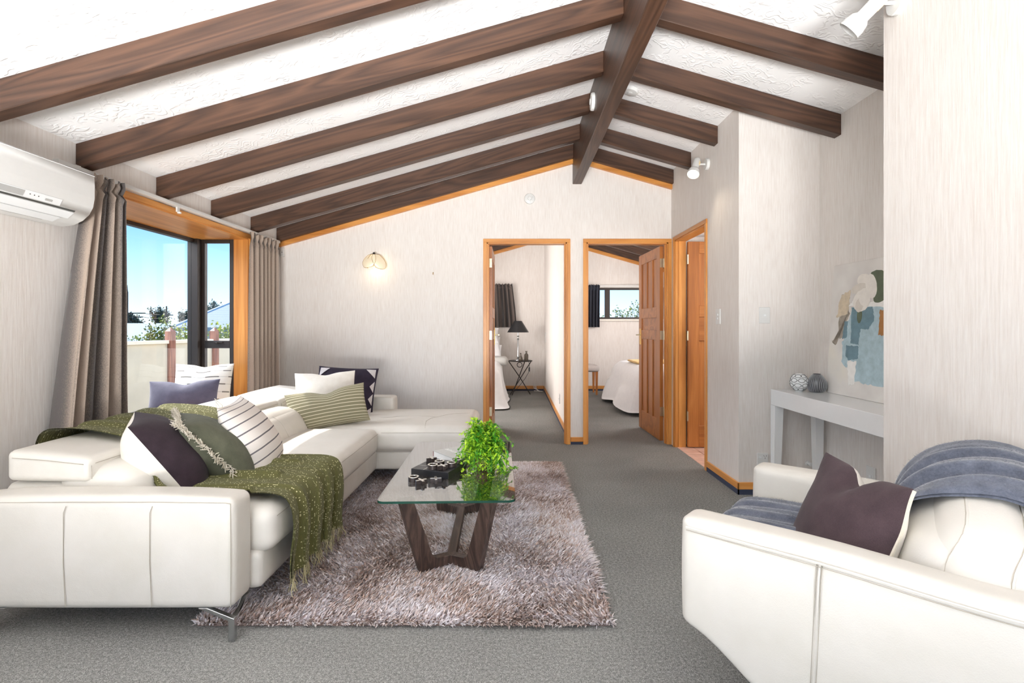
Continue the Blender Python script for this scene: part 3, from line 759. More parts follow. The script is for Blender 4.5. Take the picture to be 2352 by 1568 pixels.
tp = smooth_path([(-2.07, .58), (-2.055, .68), (-1.99, .690), (-1.83, .682), (-1.655, .648), (-1.63, .59), (-1.54, .565), (-1.475, .46), (-1.30, .462), (-1.1, .466), (-.965, .462), (-.928, .43), (-.925, .30), (-.935, .20), (-.93, .125)], 2)
def t_width(v):
    k = sstep(.25, .5, v); a = 2.20*(1-k)+2.055*k; b = 2.93*(1-k)+2.68*k
    e = sstep(.75, 1, v); return a, b-.03*e
def t_rip(v, u):
    n1 = noise.noise(Vector((u*5, v*4, 3)))
    hang = sstep(.72, .9, v); top = 1-sstep(.3, .45, v)
    f = math.sin(u*2*PI*4.2+2.2*v+2*n1); f2 = math.sin(u*2*PI*9+5*v+3*n1)
    amp = .010+.006*hang+.006*top
    a = .006+amp*max(0, .5+.5*f)+.004*max(0, f2)
    if .42 < v < .72: a += .020*max(0, math.sin(u*2*PI*2.6+1.0))**3
    return a, .012*f2*hang, hang*(.010*f)
mb, tfn, TL = drape('olive_throw', tp, t_width, 110, 150, t_rip, .004)
mb.uv = [(u[0], u[1]*1.5) for u in mb.uv]
th = obj('throw_blanket', mb, 'throw', smooth=80)
tag(th, 'olive green flecked knit throw draped over the white sofa back and seat', 'blanket')
g = tfn(.002); mb = MB(); r2 = random.Random(3)
for i in range(110):
    u = (i+.5)/110; p = Vector(g(u, 1.0)); 
    L = r2.uniform(.045, .075); dx, dy = r2.uniform(-.004, .016), r2.uniform(-.018, .018)
    pts = [p+Vector((0, 0, .01))]
    for k in range(1, 6):
        t = k/5; pts.append(p+Vector((dx*t+.004*math.sin(5*t+i), dy*t+.005*math.sin(7*t+i*1.7), -L*t*.98)))
    pts = [Vector((q.x, q.y, max(q.z, .042))) for q in pts]
    mb.tube(pts, [.0017]*5+[.001], 4)
for i in range(60):
    u = (i+.5)/60; p = Vector(g(u, 0)); pts = [p, p+Vector((-.006, r2.uniform(-.01, .01), -.03)), p+Vector((-.004, r2.uniform(-.02, .02), -.07))]; mb.tube(pts, .002, 4)
obj('fringe', mb, 'fringe_olive', th, kind='stuff')

# ================================================================== cushions
def pillow_mb(w, h, t, T, n=26, pinch=.055, chop=0, seed=1, two=False, ear=.0, flop=0, exp_=2.1, chopw=.28):
    mb = MB(); ph = seed*7.3
    def side(sg):
        def fn(a, b):
            u, v = math.sin(PI/2*(2*a-1)), math.sin(PI/2*(2*b-1))
            e = max(0, (1-abs(u)**exp_)*(1-abs(v)**exp_))**.55
            x = w/2*u*(1-pinch*(1-v*v)*abs(u)); y = h/2*v*(1-pinch*(1-u*u)*abs(v))
            wr = noise.noise(Vector((u*1.6+ph, v*1.6, sg*2)))*.05+noise.noise(Vector((u*5+ph, v*4, sg*3)))*.04
            z = sg*t/2*e*(1+wr)*(1-.14*v)
            if chop:
                k = math.exp(-(u/chopw)**2)*sstep(-.2, 1, v); y -= chop*k; z *= 1+.25*k*(1 if abs(v) < .9 else 0)
            if flop: z += flop*sstep(.4, 1, abs(u))*sstep(.3, 1, v)
            return (x, y, z)
        return fn
    mb.grid(n, n, side(1), T, 0); mb.grid(n, n, side(-1), T, 1 if two else 0, flip=True)
    return mb
def cushion(label, mats, w, h, t, center, normal, up=(0, 0, 1), roll=0, **kw):
    T = frame(center, normal, up, roll); group = kw.pop('group', None)
    mb = pillow_mb(w, h, t, T, two=isinstance(mats, (list, tuple)), **kw)
    ob = obj('cushion', mb, mats, smooth=75); tag(ob, label, 'cushion', group)
    ob['_T'] = 0; del ob['_T']
    return ob, T
def edge_path(w, h, pinch, edge, n=30, inset=0):
    pts = []
    for i in range(n+1):
        s_ = -1+2*i/n
        if edge in ('l', 'r'):
            sg = -1 if edge == 'l' else 1; pts.append((sg*w/2*(1-pinch*(1-s_*s_)), h/2*s_, 0))
        else:
            sg = -1 if edge == 'b' else 1; pts.append((w/2*s_, sg*h/2*(1-pinch*(1-s_*s_)), 0))
    return pts
nl = Vector((.72, .42, .55))
CU = {}
c1, T1 = cushion('plump cushion half dark plum half cream behind the near sofa arm', ['plum', 'linen'], .46, .44, .29, (-1.575, 2.28, .572), (.68, .46, .54), roll=0, seed=1, pinch=.05)
c2, T2 = cushion('olive grey cushion edged with cream fringe, middle of three leaning on the throw', 'olive_grey', .44, .44, .25, (-1.455, 2.45, .562), (.62, .44, .66), seed=2, pinch=.05)
mb = MB(); r2 = random.Random(9)
for ed in 'lrtb':
    for k, p in enumerate(edge_path(.44, .44, .05, ed, 60)):
        for q in range(3):
            d = Vector((p[0], p[1], 0)).normalized(); a = Vector(p)+Vector((r2.uniform(-.004, .004), r2.uniform(-.004, .004), 0))
            e1 = a+Vector((d.x*.012+r2.uniform(-.01, .01), d.y*.012+r2.uniform(-.01, .01), r2.uniform(-.012, .012))); e2 = e1+Vector((d.x*.014+r2.uniform(-.014, .014), d.y*.014+r2.uniform(-.014, .014), r2.uniform(-.012, .012)))
            mb.tube([T2 @ a, T2 @ e1, T2 @ e2], [.0026, .0024, .0015], 4)
obj('fringe', mb, 'fringe_cream', c2, kind='stuff')
c3, T3 = cushion('white cushion with thin dark grey stripes, farthest of three leaning on the olive throw', 'stripe_near', .46, .44, .22, (-1.365, 2.63, .580), (.84, .24, .46), seed=3, pinch=.06, roll=0)
mb = MB()
for s_ in range(3):
    p = Vector((-.21+.01*s_, .20, 0)); mb.tube([T3 @ p, T3 @ (p+Vector((-.015, .02, .01*s_))), T3 @ (p+Vector((-.03, .045+.01*s_, .01)))], .0018, 4)
obj('tassel', mb, 'fringe_cream', c3)
cushion('long olive lumbar cushion with cream stripes on the chaise', 'stripe_olive', .56, .30, .14, (-1.365, 3.71, .565), (.30, -.85, .42), roll=.14, seed=4, pinch=.05, chop=.035)
cushion('off white linen cushion between the olive lumbar and indigo cushions', 'linen', .46, .42, .15, (-1.50, 4.02, .60), (.25, -.90, .35), roll=.03, seed=5, pinch=.05, chop=.02)
ci, Ti = cushion('indigo cushion with speckled scalloped corners leaning on the far armrest', 'indigo', .50, .46, .13, (-1.42, 4.26, .605), (.12, -.90, .42), roll=-.06, seed=6, pinch=.05)
# scalloped pale border printed as thin appliqué along the right edge
mb = MB()
def scallop(px, py, r, n=10):
    pts = [(px+r*math.cos(2*PI*k/n), py+r*math.sin(2*PI*k/n)) for k in range(n)]; return pts
M['speckle'] = plain('speckled_cloth', S(196, 190, 190), .9, 0, .5, 500)
def surf_z(u, v, t, sgn=1, exp_=2.4): return sgn*t/2*max(0, (1-abs(u)**exp_)*(1-abs(v)**exp_))**.55*(1-.14*v)
def patch(T, w, h, t, tri, off=.003):
    mbp = MB(); 
    n = 6; vs = []; fs = []
    a, b, c = [Vector(p) for p in tri]
    idx = {}
    for i in range(n+1):
        for j in range(n+1-i):
            p = a+(b-a)*i/n+(c-a)*j/n; idx[i, j] = len(vs); vs.append((w/2*p.x, h/2*p.y, surf_z(p.x, p.y, t)*1.12+off))
    for i in range(n):
        for j in range(n-i):
            fs.append((idx[i, j], idx[i+1, j], idx[i, j+1]))
            if i+j < n-1: fs.append((idx[i+1, j], idx[i+1, j+1], idx[i, j+1]))
    return vs, fs
for tri in (((.95, .95), (.62, .93), (.95, .58)), ((.95, -.95), (.95, -.58), (.62, -.93)), ((-.95, .95), (-.95, .58), (-.62, .93)), ((.96, .45), (.82, .22), (.95, 0)), ((.95, -.05), (.82, -.28), (.95, -.5))):
    vs, fs = patch(Ti, .50*.97, .46*.97, .13, tri); mb = MB(); mb.add(vs, fs, Ti); obj('speckled_applique', mb, 'speckle', ci)
# bay cushions
cushion('slate violet velvet lumbar cushion sitting in the bay window behind the sofa', 'slate', .50, .30, .13, (-2.55, 3.90, .60), (.18, -.95, .25), seed=7, pinch=.06, roll=.02, chop=.03)
cushion('cream cushion with dashed grey stripes propped in the far corner of the bay window', 'stripe_bay', .46, .42, .14, (-2.60, 4.22, .645), (.12, -.95, .22), seed=8, pinch=.05, chop=.02)
# ================================================================== rug
RX0, RX1, RY0, RY1 = -1.235, .385, 1.945, 4.25
rug = thing('shag_rug', 'thick brown and mauve shag pile rug under the glass coffee table', 'rug', ((RX0+RX1)/2, (RY0+RY1)/2, 0))
mb = MB(); mb.box(RX0+.01, RX1-.01, RY0+.01, RY1-.01, .001, .012); obj('backing', mb, 'rug_back', rug, smooth=0)
def shag(n, seed):
    g = np.random.default_rng(seed)
    x = g.uniform(RX0, RX1, n); y = g.uniform(RY0, RY1, n)
    # lean field in broad swathes
    ang = 1.3*np.sin(2.1*x+1.7*y+1)+1.1*np.sin(3.3*y-2.7*x)+.8*np.sin(5.1*x+4.3*y)+g.normal(0, .75, n)-.6
    ex = np.clip((x-RX0)/.05, 0, 1); ex2 = np.clip((RX1-x)/.05, 0, 1); ey = np.clip((y-RY0)/.05, 0, 1); ey2 = np.clip((RY1-y)/.05, 0, 1)
    h = g.uniform(.020, .034, n); ln = g.uniform(.012, .030, n)
    lx = np.cos(ang)*ln; ly = np.sin(ang)*ln
    lx += -(1-ex)*.022+(1-ex2)*.022; ly += -(1-ey)*.026+(1-ey2)*.022
    h = h*(.55+.45*np.minimum(np.minimum(ex, ex2), np.minimum(ey, ey2)))
    w = g.uniform(.0022, .0042, n); t = g.uniform(0, 2*np.pi, n); wx, wy = np.cos(t)*w, np.sin(t)*w
    z0 = .008
    V = np.zeros((n, 5, 3), dtype=np.float32)
    V[:, 0] = np.stack([x-wx, y-wy, np.full(n, z0)], 1); V[:, 1] = np.stack([x+wx, y+wy, np.full(n, z0)], 1)
    mx, my, mz = x+lx*.4, y+ly*.4, z0+h*.68
    V[:, 2] = np.stack([mx+wx, my+wy, mz], 1); V[:, 3] = np.stack([mx-wx, my-wy, mz], 1)
    V[:, 4] = np.stack([x+lx, y+ly, z0+h], 1)
    V = V.reshape(-1, 3)-np.array([(RX0+RX1)/2, (RY0+RY1)/2, 0], dtype=np.float32)
    k = np.arange(n)*5
    loops = np.stack([k, k+1, k+2, k+3, k+3, k+2, k+4], 1).ravel().astype(np.int32)
    me = bpy.data.meshes.new('pile'); me.vertices.add(len(V)); me.vertices.foreach_set('co', V.ravel())
    me.loops.add(len(loops)); me.loops.foreach_set('vertex_index', loops)
    st = np.stack([np.arange(n)*7, np.arange(n)*7+4], 1).ravel().astype(np.int32)
    me.polygons.add(2*n); me.polygons.foreach_set('loop_start', st)
    me.update(calc_edges=True)
    uv = me.uv_layers.new(name='UVMap'); r = g.uniform(0, 1, n)
    U = np.stack([np.repeat(r, 7), np.tile(np.array([0, 0, .6, .6, .6, .6, 1.]), n)], 1).astype(np.float32); uv.data.foreach_set('uv', U.ravel())
    me.materials.append(M['pile']); ob = bpy.data.objects.new('pile', me); C.objects.link(ob); ob.parent = rug; ob['kind'] = 'stuff'
shag(130000, 5)

# ================================================================== coffee table
TZ = .41; TM = TR(-.307, 2.735, 0) @ RZ(math.radians(1.6))
ct = thing('coffee_table', 'glass topped coffee table on dark splayed wooden legs', 'table', (-.307, 2.735, .03), math.radians(1.6))
ct_in = TM
def rrect(w, h, r, n=6):
    pts = []
    for cx, cy, a0 in ((w/2-r, h/2-r, 0), (-w/2+r, h/2-r, 90), (-w/2+r, -h/2+r, 180), (w/2-r, -h/2+r, 270)):
        for k in range(n+1):
            a = math.radians(a0+90*k/n); pts.append((cx+r*math.cos(a), cy+r*math.sin(a)))
    return pts
po = rrect(.60, 1.13, .035)
mb = MB(); n = len(po)
mb.add([(p[0], p[1], TZ-.010) for p in po]+[(p[0], p[1], TZ) for p in po], [tuple(range(n))[::-1], tuple(range(n, 2*n))], TM)
gt = obj('glass_top', mb, 'table_glass', ct, smooth=0)
mb = MB(); mb.add([(p[0]*1.001, p[1]*1.001, TZ-.010) for p in po]+[(p[0]*1.001, p[1]*1.001, TZ) for p in po], [(i, (i+1) % n, (i+1) % n+n, i+n) for i in range(n)], TM)
obj('polished_edge', mb, 'glass_edge', gt, smooth=60)
ft, nd = .115, .34; fz = .028
def board(mb, a, b, w0, w1, t, nrm):
    """tapering board from a to b, width in the plane across nrm, thickness t along nrm"""
    a, b, nrm = Vector(a), Vector(b), Vector(nrm).normalized(); d = (b-a).normalized(); s_ = d.cross(nrm).normalized()
    vs = [a+s_*w0/2+nrm*t/2, a-s_*w0/2+nrm*t/2, a-s_*w0/2-nrm*t/2, a+s_*w0/2-nrm*t/2, b+s_*w1/2+nrm*t/2, b-s_*w1/2+nrm*t/2, b-s_*w1/2-nrm*t/2, b+s_*w1/2-nrm*t/2]
    mb.add(vs, [(0, 1, 2, 3), (7, 6, 5, 4), (0, 4, 5, 1), (1, 5, 6, 2), (2, 6, 7, 3), (3, 7, 4, 0)], TM)
for ey in (-1, 1):
    for ex in (-1, 1):
        # leg and floor arm cut from one curved L profile in the vertical plane foot-node
        foot = Vector((ex*.128, ey*.385, fz)); top = Vector((ex*.195, ey*.505, TZ-.0105)); node_ = Vector((0, ey*.305, fz))
        hd = Vector((foot.x-node_.x, foot.y-node_.y, 0)); Ln = hd.length; hd.normalize()
        tdist = (top-node_).dot(hd); tz = TZ-.0105
        prof = [(0, fz), (Ln+.018, fz), (tdist+.022, tz), (tdist-.050, tz), (tdist-.046, tz-.02), (Ln-.028, fz+.095), (Ln-.040, fz+.066), (Ln-.062, fz+.052), (0, fz+.048)]
        nr = Vector((-hd.y, hd.x, 0)); tk = .021; m_ = len(prof); lg = MB()
        off = top-(node_+hd*tdist+Vector((0, 0, tz-fz)))     # sideways lean of the leg top
        vs = []
        for sg in (-1, 1):
            for d_, z in prof:
                k = (z-fz)/(tz-fz); vs.append(node_+hd*d_+Vector((0, 0, z-fz))+nr*tk*sg+Vector((off.x, off.y, 0))*k)
        fs = [tuple(range(m_)), tuple(range(m_, 2*m_))[::-1]]+[(i, i+m_, (i+1) % m_+m_, (i+1) % m_) for i in range(m_)]
        lg.add(vs, fs, TM); obj('leg', lg, 'wenge_z', ct, smooth=25, bevel=.002, seg=1)
mb = MB(); mb.box(-.021, .021, -.315, .315, fz, fz+.048, TM); obj('stretcher', mb, 'wenge_y', ct, smooth=0, bevel=.002, seg=1)

# ---- noughts and crosses set
BT = TR(-.384, 2.612, TZ) @ RZ(math.radians(-20))
gs = thing('noughts_and_crosses_board', 'black noughts and crosses box with silver grid on the glass table', 'board game', (-.384, 2.612, TZ), math.radians(-20))
mb = MB(); mb.box(-.105, .105, -.105, .105, .0005, .034, BT); obj('box', mb, 'black', gs, bevel=.0015, seg=1, smooth=0)
for k in (-.035, .035):
    mb = MB(); mb.box(k-.0025, k+.0025, -.104, .104, .034, .0346, BT); obj('grid_line', mb, 'chrome', gs, smooth=0)
    mb = MB(); mb.box(-.104, .104, k-.0025, k+.0025, .034, .0347, BT); obj('grid_line', mb, 'chrome', gs, smooth=0)
M['nickel'] = plain('polished_nickel', S(226, 222, 214), .18, .9)
M['dark_side'] = plain('dark_bronze_side', S(58, 50, 48), .4, .4)
def nought(T, label):
    t = thing('nought_piece', label, 'game piece', T.translation, 0, 'noughts and crosses pieces')
    mb = MB(); mb.lathe([(.026, 0), (.026, .021), (.017, .021), (.017, 0), (.026, 0)], 24, T); obj('ring', mb, 'dark_side', t, smooth=40)
    mb = MB(); mb.lathe([(.0262, .0205), (.0257, .0222), (.0173, .0222), (.0168, .0205)], 24, T); obj('silver_rim', mb, 'nickel', t, smooth=40)
def cross(T, label):
    t = thing('cross_piece', label, 'game piece', T.translation, 0, 'noughts and crosses pieces')
    q, r = .0055, .027
    pl = [(q, q), (r, q), (r, -q), (q, -q), (q, -r), (-q, -r), (-q, -q), (-r, -q), (-r, q), (-q, q), (-q, r), (q, r)]
    mb = MB(); mb.prism(pl, 0, .0205, 'z', T); obj('cross_body', mb, 'dark_side', t, smooth=0)
    mb = MB(); mb.prism(pl, .0205, .0220, 'z', T); obj('silver_face', mb, 'nickel', t, smooth=0)
def onb(i, j, a=0): return BT @ TR((i-1)*.07, (j-1)*.07, .0347) @ RZ(a)
cross(onb(0, 1.6, .75), 'silver topped cross at the far left corner of the black board')
nought(onb(1, 1), 'silver ring on the middle square of the black board'); nought(onb(1, 0), 'silver ring on the near middle square of the black board')
nought(onb(2, 1), 'silver ring on the right middle square of the black board'); cross(onb(1.75, .05, .9), 'silver topped cross at the near right corner of the black board')
nought(onb(2, 2), 'silver ring at the far right corner of the black board, beside the plant')
nought(TR(-.487, 2.455, TZ+.0005), 'silver ring lying on the glass left of the black board')
cross(TR(-.440, 2.40, TZ+.0005) @ RZ(.6), 'silver topped cross lying alone on the glass, nearest the table end'); cross(TR(-.375, 2.43, TZ+.0005) @ RZ(.2), 'silver topped cross lying on the glass just in front of the black board')

# ---- book
KT = TR(-.289, 2.915, TZ) @ RZ(math.radians(38))
bk = thing('book', 'thick pale grey book lying on the glass behind the game board', 'book', (-.289, 2.915, TZ), math.radians(38))
M['page'] = plain('white_pages', S(240, 239, 236), .8); M['cover'] = plain('pale_grey_cover', S(186, 186, 183), .4); M['spine'] = plain('grey_brown_spine', S(140, 134, 126), .5); M['print'] = plain('white_print', S(246, 246, 244), .5)
bw, bh, bt = .28, .215, .036
mb = MB(); mb.box(-bw/2+.003, bw/2-.003, -bh/2+.001, bh/2-.004, .003, bt-.003, KT); obj('pages', mb, 'page', bk, smooth=0)
mb = MB(); mb.box(-bw/2, bw/2, -bh/2, bh/2, bt-.003, bt, KT); obj('front_cover', mb, 'cover', bk, smooth=0)
mb = MB(); mb.box(-bw/2, bw/2, -bh/2, bh/2, .0005, .003, KT); obj('back_cover', mb, 'cover', bk, smooth=0)
mb = MB(); mb.box(-bw/2, bw/2, -bh/2-.003, -bh/2+.002, .0005, bt, KT); obj('spine', mb, 'spine', bk, smooth=0, bevel=.001, seg=1)
mb = MB(); mb.box(-bw/2-.0005, -bw/2+.001, bh/2-.004, bh/2, .004, bt-.004, KT); obj('fore_edge', mb, plain('red_fore_edge', S(150, 96, 96), .6), bk, smooth=0)
def text_obj(body, size, T, mat, parent, name='lettering'):
    cu = bpy.data.curves.new(name, 'FONT'); cu.body = body; cu.size = size; cu.extrude = .0003; cu.align_x = 'CENTER'; cu.align_y = 'CENTER'
    tmp = bpy.data.objects.new('tmp', cu); C.objects.link(tmp); bpy.context.view_layer.update()
    me = bpy.data.meshes.new_from_object(tmp); C.objects.unlink(tmp); bpy.data.objects.remove(tmp)
    mb = MB(); mb.add([v.co[:] for v in me.vertices], [tuple(p.vertices) for p in me.polygons], T); bpy.data.meshes.remove(me)
    return obj(name, mb, mat, parent, smooth=0)
text_obj('BUNGALOW', .032, KT @ TR(-.062, 0, bt+.0004) @ RZ(-PI/2), 'print', bk)

# ---- plant
pl = thing('potted_fern', 'bright green bushy trailing plant in a small pot on the glass table', 'plant', (-.165, 2.685, TZ))
mb = MB(); PT = TR(-.165, 2.685, TZ+.0005)
mb.lathe([(0, 0), (.036, 0), (.046, .075), (.042, .075), (.036, .060), (0, .060)], 24, PT); obj('pot', mb, plain('brown_pot', S(120, 92, 70), .6), pl)
lm = MB(); sm = MB(); r2 = random.Random(11)
def leaflet(base, d, nrm, L, w, cv):
    d = d.normalized(); s_ = d.cross(nrm).normalized(); nrm = s_.cross(d)
    a = base; m1 = base+d*L*.45; tip = base+d*L-nrm*L*.18
    vs = [a, m1+s_*w/2+nrm*w*.12, tip, m1-s_*w/2+nrm*w*.12, m1]
    lm.add(vs, [(0, 4, 1), (4, 2, 1), (0, 3, 4), (4, 3, 2)], uv=[(cv, .5)]*5)
for i in range(165):
    az = r2.uniform(0, 2*PI); reach = r2.uniform(.03, .150); h = r2.uniform(.03, .15)*(1.3-reach*3.2)+.045
    droop = r2.uniform(.0, .07)+max(0, reach-.09)*1.1+(.05 if i % 4 == 0 else 0)
    if math.cos(az) > .2 and math.sin(az) < .2: reach *= 1.15; droop += .02
    if math.sin(az) > .3: reach *= .72
    b0 = Vector((-.165, 2.685, TZ+.065))+Vector((math.cos(az), math.sin(az), 0))*r2.uniform(0, .03)
    out = Vector((math.cos(az), math.sin(az), 0)); pts = []
    for k in range(9):
        t = k/8; z = h*math.sin(min(1, t*1.25)*PI/2)-droop*t*t*1.5
        p = b0+out*reach*(t**1.15)+Vector((0, 0, z))+Vector((r2.uniform(-1, 1), r2.uniform(-1, 1), r2.uniform(-1, 1)))*.007
        p.z = max(p.z, TZ+.004); pts.append(p)
    sm.tube(pts, [.0013]*8+[.0006], 4)
    cv = r2.uniform(0, 1)
    for k in range(1, 9):
        d = pts[k]-pts[k-1]
        for sg in (-1, 1):
            for q in range(2):
                s_ = d.normalized().cross(Vector((0, 0, 1))); s_ = s_ if s_.length > .01 else Vector((1, 0, 0))
                dv = d.normalized()*r2.uniform(.3, .8)+s_.normalized()*sg*r2.uniform(.6, 1)+Vector((0, 0, r2.uniform(-.2, .5)))
                b = pts[k-1].lerp(pts[k], r2.random())
                leaflet(b, dv, Vector((r2.uniform(-.4, .4), r2.uniform(-.4, .4), 1)), r2.uniform(.018, .034), r2.uniform(.008, .015), min(1, max(0, cv+r2.uniform(-.25, .25))))
lm.v = [(p[0], p[1], max(p[2], TZ+.002)) for p in lm.v]
for i in range(420):                                     # short leaves hanging round and over the pot
    az = r2.uniform(0, 2*PI); z = r2.uniform(.004, .10); rr = r2.uniform(.045, .095)
    b = Vector((-.165+rr*math.cos(az), 2.685+rr*.8*math.sin(az), TZ+z)); d = Vector((math.cos(az)*.7+r2.uniform(-.6, .6), math.sin(az)*.7+r2.uniform(-.6, .6), r2.uniform(-.7, .5)))
    leaflet(b, d, Vector((r2.uniform(-.5, .5), r2.uniform(-.5, .5), 1)), r2.uniform(.016, .030), r2.uniform(.008, .014), r2.random())
lm.v = [(p[0], p[1], max(p[2], TZ+.002)) for p in lm.v]
obj('foliage', lm, 'leaf', pl, kind='stuff', smooth=0); obj('stem', sm, 'leaf', pl, kind='stuff')
# ================================================================== armchair (local x runs from front to back, y from near arm to far arm)
AO = (.487, 1.487, 0); AA = math.atan2(-.656, .755)
AT = TR(*AO) @ RZ(AA)
ac = thing('armchair', 'white leather tub armchair at the right, turned toward the window', 'armchair', AO, AA)
def ap(name, *a, mat='leather', smooth=60, **kw):
    mb = MB(); mb.soft(*a, T=AT, **kw); ob = obj(name, mb, mat, ac, smooth=smooth); BV[ob] = BVHTree.FromPolygons(mb.v, mb.f); return ob
AD, AWD, AH = .78, .83, .603
def w_arm2(q, u):
    x, y, z = q
    k = sstep(.0, .34, x)
    if True:                                    # underside sweeps up at the front
        zb = .285-.165*k; z = AH-(AH-z)*(AH-zb)/(AH-.10)
    # rounded rear corner
    if x > AD-.07: y2 = (x-(AD-.07))/.07; y += (.03*y2*y2 if y < .42 else -.03*y2*y2)
    z -= .015*sstep(.3, .7, x) if u[2] > 0 else 0
    return (x, y, z)
na = ap('armrest', .0, AD, .0, .118, .10, AH, .034, n=22, bulge=(.006, .012, .004), warp=w_arm2)
fa2 = ap('armrest', .0, AD-.02, AWD-.118, AWD, .10, AH, .034, n=18, bulge=(.006, .012, .004), warp=w_arm2)
def armz(x): return AH-.015*sstep(.3, .7, x)
def army(x): return (.03*((x-(AD-.07))/.07)**2 if x > AD-.07 else 0)
pth = [AT @ Vector((.022+.72*k/24, -.003-.008*math.sin(PI*k/24), armz(.72*k/24)-.028)) for k in range(25)]
seam(na, pth, r=.0030, mat='leather'); seam(na, [p+Vector((0, 0, -.009)) for p in pth], r=.0016)
for dx in (-.006, .006):
    seam(na, [AT @ Vector((.36+dx, y, z)) for y, z in ((.10, AH-.012), (.06, AH-.004), (.025, AH-.010), (.005, AH-.022), (-.005, AH-.034))]+[AT @ Vector((.36+dx-.02*t, -.0115, AH-.03-.47*t)) for t in (.1, .3, .5, .7, .9)], r=.0016)
seam(na, [AT @ Vector((.36, y, z)) for y, z in ((.10, AH-.012), (.06, AH-.004), (.025, AH-.010), (.004, AH-.022), (-.006, AH-.034))]+[AT @ Vector((.36-.02*t, -.012, AH-.03-.47*t)) for t in (.1, .3, .5, .7, .9)], r=.0028, mat='leather')
for dx in (-.008, .008): seam(fa2, [AT @ Vector((.46+dx, AWD-.118+y, z)) for y, z in ((-.012, AH-.16), (-.010, AH-.05), (-.002, AH-.022), (.02, AH-.006), (.06, AH)) ], r=.0016)
ap('base', .24, AD-.03, .09, AWD-.09, .13, .30, .04, n=10)
ap('seat_cushion', .0, .56, .115, AWD-.115, .26, .445, .06, n=14, bulge=(.012, 0, .03))
def w_bs(q, u): 
    x = q.x-.06*(abs(u[1])**3); return (x, q.y, q.z)
ap('back_frame', AD-.16, AD-.02, .08, AWD-.08, .13, .55, .06, n=14, bulge=(.01, 0, .02), warp=w_bs)
def dropf(w_): return .34*max(0, .50-w_)**1.3+.22*max(0, w_-.60)**1.3
def w_bc(q, u):
    x, y, z = q; x += .08*(z-.42)/.38+.03*abs(u[1])**3-.01
    if z > .5: z -= dropf(y)*min(1, (z-.5)/.2)
    return (x, y, z)
bc = ap('back_cushion', .49, .72, .105, AWD-.105, .40, .742, .09, n=22, bulge=(.035, .015, .028), warp=w_bc)
wd = AT.to_3x3() @ Vector((0, 1, 0))
for x0, x1 in ((.58, .63), (.70, .73)):
    pts = [AT @ Vector((x0+(x1-x0)*k/16+.01*math.sin(k*.6), .2, .46+.27*k/16)) for k in range(17)]
    q = [p for p in project(bc, pts, wd, .0006)]
    seam(bc, q, r=.0018); seam(bc, [p+Vector((.005, -.001, 0)) for p in q], r=.0034, mat='leather')
mb = MB(); mb.lathe([(.0, 0), (.20, 0), (.205, .012), (.19, .022), (.04, .03), (.035, .14), (0, .14)], 32, AT @ TR(.36, .415, 0)); obj('swivel_base', mb, 'chrome', ac)
# mohair throw over the back and the seat
ap_path = smooth_path([(.82, .63), (.818, .69), (.80, .750), (.73, .782), (.65, .778), (.565, .742), (.505, .66), (.468, .51), (.40, .480), (.22, .487), (.08, .482), (-.005, .470), (-.030, .42), (-.032, .33)], 2)
def a_width(v):
    k = sstep(.3, .75, v); return .285-.02*k, .665
def a_rip(v, u):
    w_ = a_width(v)[0]*(1-u)+a_width(v)[1]*u; dr = (-dropf(w_)-.028*max(0, 1-u/.14))*math.exp(-((v-.17)/.19)**4)
    n1 = noise.noise(Vector((u*4, v*5, 8))); f = math.sin(u*2*PI*3.2+3*v+2.2*n1); f2 = math.sin(u*2*PI*7+4*v+2*n1)
    top = math.exp(-((v-.3)/.25)**2)
    return .006+(.012+.012*top)*max(0, .4+.6*f)+.004*f2, .02*n1, 0, dr
mb, afn, AL = drape('t', ap_path, a_width, 70, 110, a_rip, .008)
mb.v = [tuple(AT @ Vector(p)) for p in mb.v]
mt = obj('throw_blanket', mb, 'mohair', smooth=80); tag(mt, 'fuzzy slate blue throw draped over the armchair back and seat', 'blanket')
g = afn(.008); fz_ = MB(); r2 = random.Random(21); fv = []; ff = []
for i in range(16000):
    u, v = r2.random(), r2.uniform(.12, .95); p = AT @ Vector(g(u, v)); d = Vector((r2.gauss(0, 1), r2.gauss(0, 1), r2.uniform(.2, 1.3))).normalized()*r2.uniform(.004, .011)
    s_ = d.orthogonal().normalized()*.00035; k = len(fv)
    fv += [p-s_, p+s_, p+d]; ff.append((k, k+1, k+2))
fz_.add(fv, ff); obj('fuzz', fz_, 'mohair', mt, kind='stuff', smooth=0)
cp, Tp = cushion('dark plum cushion with a cream back and pale zip edge on the armchair', ['plum_warm', 'linen'], .42, .38, .17, (.985, 1.505, .555), (-.92, .08, .40), roll=.02, seed=12, pinch=.05, chop=.055, chopw=.22, flop=.02)
mb = MB()
for ed in 'lrtb':
    pass
pts = []
for k in range(31):
    s_ = -.98+1.96*k/30; pts.append(Tp @ Vector((.21*(1-.05*(1-s_*s_))-.001, .19*s_, -.004+.02*sstep(.3, 1, s_))))
mb.tube(pts, .005, 6); obj('zip_edge', mb, 'fringe_cream', cp)
